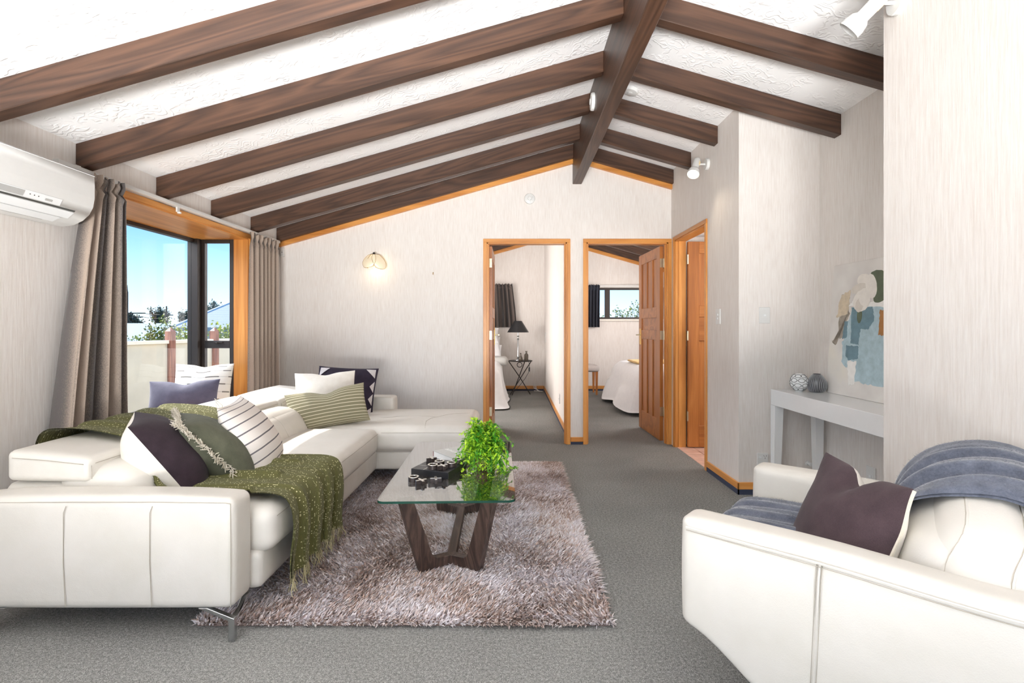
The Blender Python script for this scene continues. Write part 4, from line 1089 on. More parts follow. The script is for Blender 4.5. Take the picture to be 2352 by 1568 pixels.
# ================================================================== console table and what stands on it
cx0, cx1, cy0, cy1, cz = 1.755, 2.085, 2.24, 3.45, .735
co = thing('console_table', 'gloss white console table with tapered legs in the wall recess', 'table', ((cx0+cx1)/2, (cy0+cy1)/2, 0))
mb = MB(); mb.box(cx0, cx1, cy0, cy1, cz-.105, cz); obj('top', mb, 'gloss_white', co, bevel=.002, seg=1, smooth=0)
for x, sx in ((cx0, 1), (cx1, -1)):
    for y, sy in ((cy0, 1), (cy1, -1)):
        m_ = MB(); a, b = .058, .042
        m_.add([(x, y, cz-.106), (x+sx*a, y, cz-.106), (x+sx*a, y+sy*a, cz-.106), (x, y+sy*a, cz-.106), (x, y, 0), (x+sx*b, y, 0), (x+sx*b, y+sy*b, 0), (x, y+sy*b, 0)],
               [(0, 1, 2, 3), (7, 6, 5, 4), (0, 4, 5, 1), (1, 5, 6, 2), (2, 6, 7, 3), (3, 7, 4, 0)]); obj('leg', m_, 'gloss_white', co, smooth=0)
# white vase with a grey lattice
v1 = thing('lattice_vase', 'round white vase with raised grey lattice on the white console', 'vase', (1.885, 3.335, cz))
T = TR(1.885, 3.335, cz+.0005)
R_ = .055
def sph(t): return (R_*math.sin(t), R_*1.08-R_*1.08*math.cos(t))
mb = MB(); mb.lathe([(0, 0), (.022, 0)]+[sph(t) for t in np.linspace(.45, 2.75, 22)]+[(.018, .115), (.016, .105), (0, .10)], 32, T); obj('body', mb, 'gloss_white', v1)
mb = MB(); M['lattice'] = plain('grey_lattice', S(122, 124, 124), .5)
def on_sphere(a, t, r=R_*1.012): return T @ Vector((r*math.sin(t)*math.cos(a), r*math.sin(t)*math.sin(a), R_*1.08-R_*1.08*math.cos(t)*1.01))
nring = 7
for row, tc_ in enumerate((.72, 1.26, 1.82, 2.36)):
    for k in range(nring):
        ac_ = 2*PI*(k+.5*(row % 2))/nring; pts = []
        for q in range(8):
            an = PI/8+q*PI/4; pts.append(on_sphere(ac_+.37*math.cos(an)/max(.55, math.sin(tc_)), tc_+.23*math.sin(an)))
        mb.tube(pts, .0022, 5, closed=True)
        mb.tube([on_sphere(ac_+.36/max(.55, math.sin(tc_)), tc_), on_sphere(ac_+2*PI/nring-.36/max(.55, math.sin(tc_)), tc_)], .0022, 5)
obj('lattice', mb, 'lattice', v1)
v2 = thing('ribbed_vase', 'dark grey ribbed bulb vase on the white console beside the painting', 'vase', (1.978, 3.295, cz))
T = TR(1.978, 3.295, cz+.0005); M['rib_dark'] = plain('charcoal_glaze', S(62, 63, 66), .3); M['rib_light'] = plain('pale_rib_edge', S(150, 152, 156), .4)
prof = [(0, 0), (.034, 0), (.042, .004), (.053, .020), (.0585, .042), (.056, .064), (.046, .086), (.032, .104), (.023, .115), (.0215, .119), (.018, .119), (.017, .108), (0, .10)]
mb = MB(); mb.lathe(prof, 48, T); obj('body', mb, 'rib_dark', v2)
mb = MB()
for k in range(30):
    a = 2*PI*k/30; mb.tube([T @ Vector(((r+.0006)*math.cos(a), (r+.0006)*math.sin(a), z)) for r, z in prof[2:9]], [.0014, .002, .0022, .0022, .002, .0016, .001], 5)
obj('rib', mb, 'rib_light', v2)
# leaning canvas
pa = thing('canvas_painting', 'large leaning canvas with a white magnolia above blue grey paint patches', 'painting', (2.06, 2.86, cz))
pw, ph = .84, .82
lean = math.atan2(.050, .817)
# local x: to the viewer's right (towards the camera, -y), local y: up the canvas, local z: out of the canvas (-x)
zn = Vector((-math.cos(lean), 0, math.sin(lean))); yn = Vector((math.sin(lean), 0, math.cos(lean))); xn = yn.cross(zn)
PM = Matrix.Translation(Vector((2.032, 3.285, cz+.001))) @ Matrix((xn, yn, zn)).transposed().to_4x4()
def m_canvas():
    m, n, l, p, out = newmat('painted_canvas_ground')
    v = coords(n, l); f = noise_(n, l, v, 3, 3); w = noise_(n, l, v, 500, 2)
    l.new(ramp(n, l, f, [(.3, S(206, 200, 196)), (.55, S(226, 222, 217)), (.75, S(234, 228, 216))]), p.inputs['Base Color'])
    p.inputs['Roughness'].default_value = .75; bump(n, l, p, w, .2, .001); return m
mb = MB(); mb.box(0, pw, 0, ph, -.028, 0, PM); obj('canvas', mb, m_canvas(), pa, smooth=0, bevel=.002, seg=1)
def paint(name, col, var=.08):
    m, n, l, p, out = newmat(name); v = coords(n, l, (1, 1, 1)); f = noise_(n, l, v, 22, 4, .65); g_ = noise_(n, l, v, 90, 3, .7)
    a = tuple(max(0, c*(1-var*2)) for c in col[:3])+(1,); b_ = tuple(min(1, c*(1+var*2)) for c in col[:3])+(1,)
    l.new(ramp(n, l, f, [(.3, a), (.7, b_)]), p.inputs['Base Color']); p.inputs['Roughness'].default_value = .6; bump(n, l, p, g_, .3, .001); return m
DB = paint('blue_grey_paint', S(98, 126, 138)); LB = paint('pale_blue_paint', S(166, 188, 196)); TN = paint('tan_paint', S(200, 184, 160)); GB = paint('grey_brown_paint', S(150, 140, 128), .15)
WH = paint('white_paint', S(240, 238, 234), .03); OC = paint('ochre_paint', S(158, 108, 56)); GR = paint('leaf_green_paint', S(82, 92, 70)); PT_ = paint('petal_paint', S(234, 228, 220), .03); PS = paint('petal_fold_paint', S(214, 206, 196), .03)
lay = [0]; rp_ = random.Random(5)
def daub(pts, mat, rough=.008, name='paint_patch', sub=9):
    """a painted patch, an uneven flat outline raised by a hair"""
    lay[0] += 1; z = .0002+.00013*lay[0]; q = []
    for (a, b), (c, d) in zip(pts, pts[1:]+pts[:1]):
        for k in range(sub):
            t = k/sub; q.append((a+(c-a)*t+rp_.uniform(-rough, rough)*.55, b+(d-b)*t+rp_.uniform(-rough, rough)*.55))
    q = [(min(pw, max(0, x)), min(ph, max(0, y))) for x, y in q]; n = len(q); cx = sum(p[0] for p in q)/n; cy = sum(p[1] for p in q)/n
    mb = MB(); mb.add([(x, y, z) for x, y in q]+[(x, y, -.0002) for x, y in q], [tuple(range(n))]+[(i, i+n, (i+1) % n+n, (i+1) % n) for i in range(n)], PM)
    return obj(name, mb, mat, pa, smooth=0)
# u along the canvas (far edge 0), v up; the visible part is u < .42
daub([(.02, .33), (.08, .31), (.10, .62), (.17, .64), (.18, .50), (.13, .36)], GB, .014); daub([(.06, .48), (.09, .62), (.18, .65), (.17, .50)], TN, .012)
daub([(.13, .32), (.14, .20), (.20, .17), (.24, .10), (.42, .09), (.75, .10), (.72, .46), (.55, .53), (.36, .55), (.20, .54), (.17, .42)], LB, .012)
daub([(.13, .35), (.14, .46), (.17, .46), (.17, .36)], DB, .008); daub([(.21, .36), (.20, .54), (.38, .54), (.40, .47), (.36, .41), (.29, .41), (.28, .32), (.21, .32)], DB, .007)
daub([(.17, .31), (.28, .31), (.285, .235), (.20, .22), (.17, .245)], DB, .006); daub([(.19, .22), (.27, .215), (.26, .08), (.21, .07)], WH, .010)
daub([(.44, .52), (.52, .50), (.54, .36), (.44, .38)], OC, .008)
daub([(.17, .55), (.21, .585), (.30, .56), (.45, .57), (.60, .62), (.60, .53), (.36, .54)], WH, .008)
def ell(cx, cy, rx, ry, a=0, n=14): 
    return [(cx+rx*math.cos(2*PI*k/n)*math.cos(a)-ry*math.sin(2*PI*k/n)*math.sin(a), cy+rx*math.cos(2*PI*k/n)*math.sin(a)+ry*math.sin(2*PI*k/n)*math.cos(a)) for k in range(n)]
daub(ell(.42, .67, .10, .075, -.5), GR, .002, 'painted_leaf', 2); daub(ell(.44, .60, .06, .035, .4), GR, .002, 'painted_leaf', 2)
daub(ell(.275, .495, .022, .05), GR, .001, 'painted_leaf', 2)
daub(ell(.31, .69, .075, .045, -.35), PT_, .002, 'painted_petal', 2); daub(ell(.255, .655, .07, .03, .15), PS, .002, 'painted_petal', 2)
daub(ell(.36, .66, .045, .075, .3), PT_, .002, 'painted_petal', 2); daub(ell(.285, .58, .075, .065, .3), PT_, .002, 'painted_petal', 2); daub(ell(.27, .555, .035, .045, -.3), PS, .002, 'painted_petal', 2); daub(ell(.31, .60, .05, .055, .5), PT_, .002, 'painted_petal', 2)
# ================================================================== curtains
def curtain(name, label, mat, top, bot, z0, z1, x, folds, depth, axis='y', head=.07, seed=0, face=1):
    """top and bot are (a, b) spans along the axis; x the plane; cloth in two skins with a gathered header"""
    def fn(off):
        def g(u, v):
            z = z0+(z1-z0)*v; k = v**1.4
            a = bot[0]*(1-k)+top[0]*k; b = bot[1]*(1-k)+top[1]*k
            n1 = noise.noise(Vector((u*6+seed, v*1.2, seed))); ph = u*2*PI*folds+1.3*n1+seed
            amp = depth*(.45+.55*(1-v))*(1+.3*math.sin(u*9+seed)); hv = (z1-z)
            if hv < head: amp *= .55; 
            d = amp*(math.sin(ph)+.25*math.sin(2*ph+1))
            yy = a+(b-a)*u+.25*(b-a)/folds*math.cos(ph)*.4
            if head and hv < head+.03: d += .010*math.sin(u*2*PI*folds*2+v*60); z += .010*math.sin(u*2*PI*folds*1.5) if hv < .02 else 0
            if head and abs(hv-head) < .02: d *= .3
            q = (x+face*(d+off), yy, z)
            return q if axis == 'y' else (q[1], q[0], q[2])
        return g
    mb = MB(); nu = int(folds*14); mb.grid(nu, 60, fn(.003)); mb.grid(nu, 60, fn(0), flip=True)
    ob = obj(name, mb, mat, smooth=80); tag(ob, label, 'curtain'); return ob
curtain('curtain', 'taupe curtain left of the bay window beside the air conditioner', 'curtain', (2.64, 2.83), (2.38, 2.82), .04, 1.955, -2.20, 5, .070, seed=1)
curtain('curtain', 'taupe curtain right of the bay window near the far wall', 'curtain', (4.30, 4.82), (4.28, 4.80), .04, 1.965, -2.24, 7, .030, seed=5)
cr = thing('curtain_track', 'white curtain track along the top of the bay window', 'curtain track', (XL+.05, 3.6, 1.955))
mb = MB(); mb.box(XL+.03, XL+.06, 2.5, 4.88, 1.968, 1.992); obj('rail', mb, 'white', cr, bevel=.003, seg=1, smooth=0)
for y in (2.62, 3.42, 4.3, 4.8):
    mb = MB(); mb.box(XL, XL+.045, y, y+.03, 1.99, 2.0); mb.box(XL, XL+.006, y, y+.03, 1.95, 2.0); obj('bracket', mb, 'white', cr, smooth=0)
mb = MB(); mb.box(XL+.04, XL+.05, 3.40, 3.425, 1.935, 1.968); mb.tube([(XL+.055, 3.4125, 1.935), (XL+.055, 3.4125, 1.925)], .012, 10); obj('glider', mb, 'white', cr)

# ================================================================== air conditioner
acu = thing('air_conditioner', 'white wall mounted air conditioner above the left curtain', 'air conditioner', (XL+.1, 2.15, 1.64))
ya, yb = 1.70, 2.535
pf = [(XL, 1.925), (XL+.19, 1.925), (XL+.212, 1.912), (XL+.215, 1.86), (XL+.214, 1.80), (XL+.206, 1.755), (XL+.188, 1.72), (XL+.155, 1.690), (XL+.11, 1.668), (XL+.05, 1.660), (XL, 1.668)]
mb = MB(); mb.prism(pf, ya, yb, 'y'); obj('body', mb, 'white', acu, smooth=40, bevel=.003, seg=1)
def strip_on(profpts, y0, y1, mat, name, off=.0012, parent=acu):
    mb = MB(); vs = []; 
    for (x, z) in profpts:
        pass
    c = Vector((XL+.1, 0, 1.80)); n_ = len(profpts); vs = []
    for y in (y0, y1):
        for (x, z) in profpts:
            d = Vector((x-c.x, 0, z-c.z)).normalized(); vs.append((x+d.x*off, y, z+d.z*off))
    for y in (y0, y1):
        for (x, z) in profpts:
            d = Vector((x-c.x, 0, z-c.z)).normalized(); vs.append((x-d.x*.004, y, z-d.z*.004))
    fs = [(i, i+1, i+1+n_, i+n_) for i in range(n_-1)]+[(i+2*n_, i+3*n_, i+1+3*n_, i+1+2*n_) for i in range(n_-1)]
    fs += [(0, n_, 3*n_, 2*n_), (n_-1, 3*n_-1, 4*n_-1, 2*n_-1)]+[(i, i+2*n_, i+1+2*n_, i+1) for i in range(n_-1)]+[(i+n_, i+1+n_, i+1+3*n_, i+3*n_) for i in range(n_-1)]
    mb.add(vs, fs); bm = bmesh.new(); me = bpy.data.meshes.new('t'); me.from_pydata(mb.v, [], mb.f); bm.from_mesh(me); bmesh.ops.recalc_face_normals(bm, faces=bm.faces)
    m2 = MB(); m2.add([v.co[:] for v in bm.verts], [tuple(v.index for v in f.verts) for f in bm.faces]); bm.free(); bpy.data.meshes.remove(me)
    return obj(name, m2, mat, parent, smooth=30)
def lerp2(a, b, t): return (a[0]+(b[0]-a[0])*t, a[1]+(b[1]-a[1])*t)
dp = strip_on([lerp2(pf[5], pf[6], .05), lerp2(pf[5], pf[6], .85)], ya, 2.36, 'gloss_white', 'display_strip', .003)
strip_on([lerp2(pf[5], pf[6], .15), lerp2(pf[5], pf[6], .8)], 2.02, 2.18, 'grey_plastic', 'sensor_window', .0045, dp)
strip_on([lerp2(pf[5], pf[6], .4), lerp2(pf[5], pf[6], .65)], 2.28, 2.315, 'grey_plastic', 'receiver', .0045, dp)
for y in (2.205, 2.225, 2.245):
    a, b = lerp2(pf[5], pf[6], .45), lerp2(pf[5], pf[6], .52); mb = MB(); mb.box(a[0]-.001, a[0]+.0045, y, y+.004, b[1], b[1]+.004); obj('indicator', mb, 'dark_gap', dp, smooth=0)
strip_on([lerp2(pf[5], pf[6], .98), lerp2(pf[6], pf[7], .18)], ya, 2.45, 'dark_gap', 'vent_slot', .001)
strip_on([lerp2(pf[6], pf[7], .22), lerp2(pf[7], pf[8], .12)], ya, 2.45, 'gloss_white', 'louvre', .004)
strip_on([lerp2(pf[7], pf[8], .14), lerp2(pf[7], pf[8], .2)], ya, 2.43, 'dark_gap', 'vent_slot', .001)
strip_on([lerp2(pf[7], pf[8], .24), lerp2(pf[8], pf[9], .1)], ya, 2.42, 'gloss_white', 'louvre', .004)
strip_on([lerp2(pf[8], pf[9], .14), lerp2(pf[8], pf[9], .35)], ya, 2.38, 'grey_plastic', 'vent_slot', .001)
strip_on([(pf[1][0]-.004, pf[1][1]), pf[2]], ya, yb, 'gloss_white', 'top_trim', .0015)

# ================================================================== lamps and wall fittings
# petal wall sconce on the far wall
sc = thing('wall_sconce', 'lit wall light with frosted petal shades and fine wire rims on the far wall', 'wall lamp', (-1.36, YF, 1.78))
mb = MB(); mb.lathe([(0, 0), (.035, 0), (.033, .012), (0, .016)], 20, TR(-1.345, YF, 1.82) @ RX(PI/2)); mb.tube([(-1.345, YF-.01, 1.82), (-1.35, YF-.06, 1.85), (-1.355, YF-.10, 1.858)], .006, 8); obj('mount', mb, 'brass', sc)
mb = MB(); mb.lathe([(0, -.02), (.012, -.014), (.014, 0), (.008, .012), (0, .014)], 14, TR(-1.356, YF-.10, 1.872)); obj('finial', mb, 'iron', sc)
def petal(cx, ax, w, h, tilt, name='petal_shade'):
    """a frosted petal: bulged leaf hanging from the finial; ax is the direction it faces in plan"""
    mb = MB(); T = TR(cx, YF-.10, 1.862) @ RZ(ax)
    def f(u, v):
        s_ = 2*u-1; hw = w/2*math.sin(PI*min(1, .12+.66*v))**.7*1.05; x = s_*hw; out = .012+.062*math.sin(v*PI*.55); y = -out*(1-.35*s_*s_)
        return (x+tilt*v, y, -h*v*(1-.10*s_*s_))
    mb.grid(12, 12, f, T); mb.grid(12, 12, lambda u, v: (lambda p: (p[0]*.98, p[1]+.003, p[2]))(f(u, v)), T, flip=True)
    o_ = obj(name, mb, 'frost', sc, smooth=80)
    rim = [T @ Vector(f(0, k/12)) for k in range(13)]+[T @ Vector(f(k/12, 1)) for k in range(1, 13)]+[T @ Vector(f(1, 1-k/12)) for k in range(1, 13)]
    m2 = MB(); m2.tube(rim, .0018, 5, closed=True); obj('wire_rim', m2, 'brass', o_)
petal(-1.372, -.35, .135, .135, -.012); petal(-1.340, .75, .13, .145, .028); petal(-1.36, -1.9, .11, .13, -.02)
mb = MB(); mb.lathe([(0, -.03), (.018, -.024), (.024, 0), (.016, .03), (.012, .05), (0, .05)], 16, TR(-1.368, YF-.095, 1.79)); obj('bulb', mb, 'bulb', sc)
for p in ((-1.425, 1.745), (-1.335, 1.74), (-1.318, 1.738)): mb = MB(); mb.tube([(p[0], YF-.10, p[1]+.012), (p[0]-.004, YF-.10, p[1]-.004)], .004, 6); obj('drop_bead', mb, 'iron', sc)
lamp('sconce_light', 'POINT', (-1.365, YF-.11, 1.715), (0, 0, -1), .30, (1, .82, .58), shadow_soft_size=.02)
# spotlights
def spot(label, base, facing, aim, lit, scale=1.0):
    """base: point on the wall; facing: wall normal; aim: direction of the lamp head"""
    t = thing('wall_spotlight', label, 'spotlight', base)
    B = frame(base, facing); mb = MB(); mb.lathe([(0, 0), (.046, 0), (.046, .018), (.042, .022), (0, .022)], 28, B); obj('wall_plate', mb, 'white', t)
    fc = Vector(facing).normalized(); j = Vector(base)+fc*.075
    mb = MB(); mb.tube([Vector(base)+fc*.02, j], .007, 8); obj('arm', mb, 'white', t)
    a = Vector(aim).normalized(); side = a.cross(fc).normalized(); c = j+fc*.02
    H = frame(c-a*.045, a, up=fc)
    mb = MB(); mb.lathe([(0, -.022), (.018, -.018), (.027, -.004), (.028, .01), (.028, .105)], 24, H); obj('lamp_barrel', mb, 'white', t)
    mb = MB(); mb.lathe([(.028, .103), (.040, .115), (.047, .14), (.048, .165), (.045, .165), (.044, .142), (.036, .118), (.026, .107)], 24, H); obj('lamp_cup', mb, 'white', t)
    mb = MB(); mb.lathe([(0, .150), (.03, .147), (.042, .140), (.034, .12), (0, .115)], 24, H); obj('bulb', mb, 'bulb' if lit else 'gloss_white', t)
    mb = MB(); mb.box(-.010, .010, -.0295, -.0275, .02, .06, H @ RZ(.6)); obj('vent_slots', mb, plain('warm_slot', S(246, 226, 180), .5), t, smooth=0)
    if lit: lamp('spot_glow', 'SPOT', c+a*.13, a, 6, (1, .86, .66), spot_size=1.9, spot_blend=.5, shadow_soft_size=.03)
    return t
spot('lit white wall spotlight above the right doorway', (XR, 4.06, 2.467), (-1, 0, 0), (-.35, -.45, -.82), True)
spot('unlit white wall spotlight near the top right corner of the room', (XR, 2.045, 2.468), (-1, 0, 0), (-.55, .50, -.62), False)
# detectors
def dome(label, base, facing, r, name='smoke_detector', dots=True):
    t = thing(name, label, 'smoke detector', base); B = frame(base, facing)
    mb = MB(); mb.lathe([(0, 0), (r, 0), (r, .014), (r*.93, .022), (r*.4, .027), (r*.38, .024), (r*.34, .030), (0, .032)], 32, B); obj('cover', mb, 'white', t, smooth=30)
    if dots:
        for dx, dy in ((.6, .25), (.1, -.66)): mb = MB(); mb.lathe([(0, .021), (.004, .021), (.004, .026), (0, .026)], 8, B @ TR(r*dx, r*dy, 0)); obj('indicator', mb, 'grey_plastic', t)
    return t
dome('round white smoke detector high on the far wall', (.157, YF, 2.427), (0, -1, 0), .053)
dome('round white detector on the left side of the ridge beam', (.582, 3.67, 2.795), (-1, 0, 0), .062, dots=False)
xc = .861; zf = zc(xc); dome('clear domed ceiling fitting just right of the ridge beam', (xc, 3.70, zf), (-SL, 0, -1), .055, 'ceiling_fitting', False)['category'] = 'ceiling light'
# small fittings
def plate(name, label, cat, center, facing, w, h, th=.009, extra=None):
    t = thing(name, label, cat, center); B = frame(center, facing)
    mb = MB(); mb.box(-w/2, w/2, -h/2, h/2, 0, th, B); obj('cover', mb, 'white', t, bevel=.002, seg=1, smooth=0)
    if extra: extra(t, B, th)
    return t
def rocker(t, B, th):
    mb = MB(); mb.box(-.010, .010, -.008, .008, th, th+.004, B); obj('rocker', mb, 'gloss_white', t, bevel=.0015, seg=1, smooth=0)
def rockers2(t, B, th):
    for z in (-.014, .014): mb = MB(); mb.box(-.007, .007, z-.008, z+.008, th, th+.004, B); obj('rocker', mb, 'gloss_white', t, bevel=.0015, seg=1, smooth=0)
plate('light_switch', 'white light switch on the narrow wall right of the doors', 'light switch', (XR, 3.842, 1.238), (-1, 0, 0), .075, .116, extra=rockers2)
plate('light_switch', 'white light switch on the recess wall above the power outlet', 'light switch', (1.735, 3.5, 1.24), (0, -1, 0), .073, .111, extra=rocker)
def sockets(t, B, th):
    for z in (.028, -.028):
        mb = MB(); mb.box(-.028, -.012, z-.004, z+.004, th, th+.004, B); obj('rocker', mb, 'gloss_white', t, smooth=0)
        mb = MB()
        for a, dx, dz in ((.5, .008, .008), (-.5, .024, .008), (0, .016, -.008)): mb.box(-.0013, .0013, -.005, .005, th, th+.0006, B @ TR(dx, z+dz, 0) @ RZ(a))
        obj('socket_slots', mb, 'dark_gap', t, smooth=0)
plate('power_outlet', 'white double power outlet low on the recess wall by the console leg', 'power outlet', (1.722, 3.5, .232), (0, -1, 0), .076, .112, extra=sockets)
plate('power_outlet', 'white wall socket low behind the armchair under the painting', 'power outlet', (XA, 2.99, .274), (-1, 0, 0), .075, .115, extra=rocker)
plate('sensor_box', 'small white box on the far wall beside the right curtain', 'sensor', (-2.285, YF, 1.897), (0, -1, 0), .034, .085, .02, extra=lambda t, B, th: obj('indicator', (lambda m_: m_.lathe([(0, th), (.004, th), (.004, th+.002), (0, th+.002)], 8, B))(MB()), 'dark_gap', t))
t = thing('wall_plug', 'small white knob low on the recess wall behind the console leg', 'plug', (2.035, 3.5, .217)); B = frame((2.035, 3.5, .217), (0, -1, 0))
mb = MB(); mb.lathe([(0, 0), (.016, 0), (.016, .006), (.007, .008), (.007, .03), (.013, .034), (.013, .045), (0, .047)], 16, B); obj('knob', mb, 'white', t)
mb = MB(); mb.tube([(-.797, YF, 1.700), (-.797, YF-.008, 1.700), (-.797, YF-.014, 1.688), (-.797, YF-.010, 1.678)], .0035, 8); tag(obj('picture_hook', mb, 'brass'), 'tiny brass picture hook on the bare far wall', 'hook')

# ================================================================== left bedroom
bed1 = thing('bed', 'bed with white linen seen through the left doorway', 'bed', (-.9, 8.0, 0))
def w_duv(q, u):
    x, y, z = q; k = max(0, (.58-z)/.5); 
    if u[2] < .99 or True:
        fl = .08*k*k+.02*k*math.sin(9*y+6*x)
        if u[0] > 0: x += fl*u[0]
        if u[1] < 0: y -= fl*.8*(-u[1])
        z = z+.02*noise.noise(Vector((x*3, y*3, 1)))
    return (x, y, max(z, .02))
mb = MB(); mb.soft(-1.75, -.19, 7.1, 8.62, -.14, .60, .14, 22, (.0, .0, .03), w_duv); obj('duvet', mb, 'duvet', bed1, smooth=80)
mb = MB(); mb.soft(-1.72, -.2, 7.2, 9.15, .12, .5, .05, 8); obj('mattress', mb, 'linen', bed1)
mb = MB(); mb.soft(-1.7, -.10, 8.35, 8.80, .52, .66, .06, 16, (0, 0, .02), lambda q, u: (q.x+.03*noise.noise(Vector((q.y*9, q.z*9, 0))), q.y, q.z+.03*noise.noise(Vector((q.x*7, q.y*9, 4))))); obj('folded_sheet', mb, M['cover'], bed1, smooth=80)
for i, (y, z) in enumerate(((8.78, .72), (8.88, .86), (8.97, 1.02))):
    cushion(['white pillow at the bottom of the stack on the left bed', 'white pillow in the middle of the stack on the left bed', 'white pillow topping the stack on the left bed'][i], 'duvet', .62, .36, .15, (-.52-.03*i, y, z), (0, -.72, .69), seed=30+i, pinch=.04, group='pillows on the left bed')
# bedside table
bt_ = thing('side_table', 'round black metal folding table with crossed legs beside the left bed', 'table', (.115, 8.75, 0))
mb = MB(); mb.lathe([(0, .572), (.205, .572), (.21, .580), (.205, .586), (.2, .583), (0, .583)], 36, TR(.115, 8.75, 0)); obj('tray_top', mb, 'iron', bt_)
for a, b in (((-.085, 8.70), (.285, 8.68)), ((.30, 8.72), (-.06, 8.66)), ((.20, 8.88), (-.03, 8.60))):
    mb = MB(); mb.tube([(a[0], a[1], .572), (a[0]*.5+b[0]*.5+.005, (a[1]+b[1])/2, .30), (b[0], b[1], .006)], .008, 8); obj('leg', mb, 'iron', bt_)
mb = MB(); mb.tube([(.10+.042*math.cos(t), 8.62, .52+.042*math.sin(t)) for t in np.linspace(0, 2*PI, 20)[:-1]], .006, 6, closed=True); obj('ring_pull', mb, 'iron', bt_)
lp = thing('table_lamp', 'chrome table lamp with a black cone shade on the left bedside table', 'lamp', (.075, 8.76, .584))
T = TR(.075, 8.76, .5845)
mb = MB(); mb.lathe([(0, 0), (.06, 0), (.058, .012), (.03, .022), (.014, .035), (.022, .075), (.013, .10), (.012, .34), (.022, .365), (.012, .385), (.011, .41), (.028, .425), (.010, .43), (.008, .52), (0, .52)], 20, T); obj('stem', mb, 'chrome', lp)
mb = MB(); mb.lathe([(.19, .487), (.065, .685), (.062, .685), (.186, .487)], 32, T); obj('lamp_shade', mb, 'black', lp)
mb = MB(); mb.tube([(.26, 8.72, .57), (.27, 8.70, .50), (.265, 8.70, .40), (.20, 8.72, .28), (.10, 8.74, .15), (.02, 8.80, .05), (-.02, 8.95, .006)], .004, 6); mb.tube([(.268, 8.70, .47), (.266, 8.70, .40)], .012, 6); obj('cord', mb, 'black', lp)
M['smoke_glass'] = plain('smoky_glass', S(84, 76, 66), .12, .1)
for lab, x, y, pr in (('squat smoky glass bottle beside the lamp stem on the bedside table', .118, 8.62, [(0, 0), (.032, 0), (.036, .02), (.030, .055), (.014, .085), (.012, .125), (.018, .132), (.012, .134), (0, .13)]), ('taller square shouldered smoky bottle at the right of the bedside table', .215, 8.66, [(0, 0), (.033, 0), (.035, .01), (.035, .105), (.016, .125), (.014, .155), (.020, .160), (.020, .168), (0, .168)])):
    mb = MB(); mb.lathe(pr, 20, TR(x, y, .5865)); tag(obj('bottle', mb, 'smoke_glass'), lab, 'bottle', 'smoky bottles on the bedside table')
curtain('curtain', 'short charcoal curtain on the back wall of the left bedroom', 'curtain_dark', (-.62, -.02), (-.64, .06), 1.16, 1.945, 9.17, 7, .028, axis='x', seed=9, face=-1)
mb = MB(); r2 = random.Random(4)
for k in range(3):
    mb.tube([(.36+.02*k, 9.23, .13), (.37+.02*k, 9.19, .05)]+[(.40+.06*math.cos(t*2.1+k)+.03*k, 9.13+.05*math.sin(t*1.7+k), .008) for t in range(7)], .006, 6)
tag(obj('cable', mb, 'white'), 'white cable coiled on the carpet in the corner of the left bedroom', 'cable')
plate('power_outlet', 'white power outlet near the door low on the left bedroom wall', 'power outlet', (.56, 6.15, .29), (-1, 0, 0), .075, .115, extra=rocker)
plate('light_switch', 'white switch on the side wall of the left bedroom by the bottles', 'light switch', (.56, 8.9, .98), (-1, 0, 0), .07, .17, extra=rocker)
# ================================================================== right bedroom
bed2 = thing('bed', 'bed with pale quilt seen through the right doorway behind the open door', 'bed', (2.2, 7.4, 0))
def w_duv2(q, u):
    x, y, z = q; k = max(0, (.60-z)/.5); fl = .17*k+.03*k*math.sin(8*y+5*x)
    if u[0] < 0: x += fl*u[0]
    if u[1] < 0: y -= fl*.6*(-u[1])
    if u[1] > 0: y += fl*.5*u[1]
    z += .10*k*(.5+.5*math.sin(5*y+3*x))*(1 if z < .25 else 0)
    return (x, y, max(.04+.07*(.5+.5*math.sin(4*y+3*x)), z+.015*noise.noise(Vector((x*3, y*3, 1)))))
mb = MB(); mb.soft(1.62, 3.1, 6.6, 8.3, -.14, .63, .16, 24, (0, 0, .03), w_duv2); obj('quilt', mb, 'duvet', bed2, smooth=80)
mb = MB(); mb.soft(1.66, 3.08, 6.68, 8.25, .03, .45, .05, 8); obj('bed_base', mb, M['page'], bed2)
mb = MB(); mb.soft(1.72, 3.0, 7.05, 7.65, .645, .675, .014, 10, (0, 0, .008)); tag(obj('folded_blanket', mb, 'mustard'), 'folded mustard blanket lying across the right bed', 'blanket')
ch2 = thing('side_chair', 'grey upholstered chair with wooden legs under the right bedroom window', 'chair', (1.25, 8.9, 0))
mb = MB(); mb.soft(1.0, 1.47, 8.62, 9.06, .40, .50, .04, 10, (0, 0, .02)); obj('seat', mb, 'seat_grey', ch2, smooth=70)
mb = MB(); mb.soft(1.0, 1.09, 8.62, 9.06, .46, .95, .04, 10, (.015, 0, 0), lambda q, u: (q.x-.10*(q.z-.46)+.10, q.y, q.z)); obj('backrest', mb, 'seat_grey', ch2, smooth=70)
for x, y in ((1.03, 8.65), (1.40, 8.65), (1.03, 8.99), (1.40, 8.99)):
    mb = MB(); mb.add([(x, y, .41), (x+.045, y, .41), (x+.045, y+.045, .41), (x, y+.045, .41), (x+.008, y+.008, 0), (x+.037, y+.008, 0), (x+.037, y+.037, 0), (x+.008, y+.037, 0)], [(0, 1, 2, 3), (7, 6, 5, 4), (0, 4, 5, 1), (1, 5, 6, 2), (2, 6, 7, 3), (3, 7, 4, 0)]); obj('leg', mb, 'door_z', ch2, smooth=0)
curtain('curtain', 'short navy curtain left of the right bedroom window', 'curtain_navy', (1.22, 1.56), (1.22, 1.555), 1.16, 1.93, 9.16, 6, .028, axis='x', seed=14, face=-1)

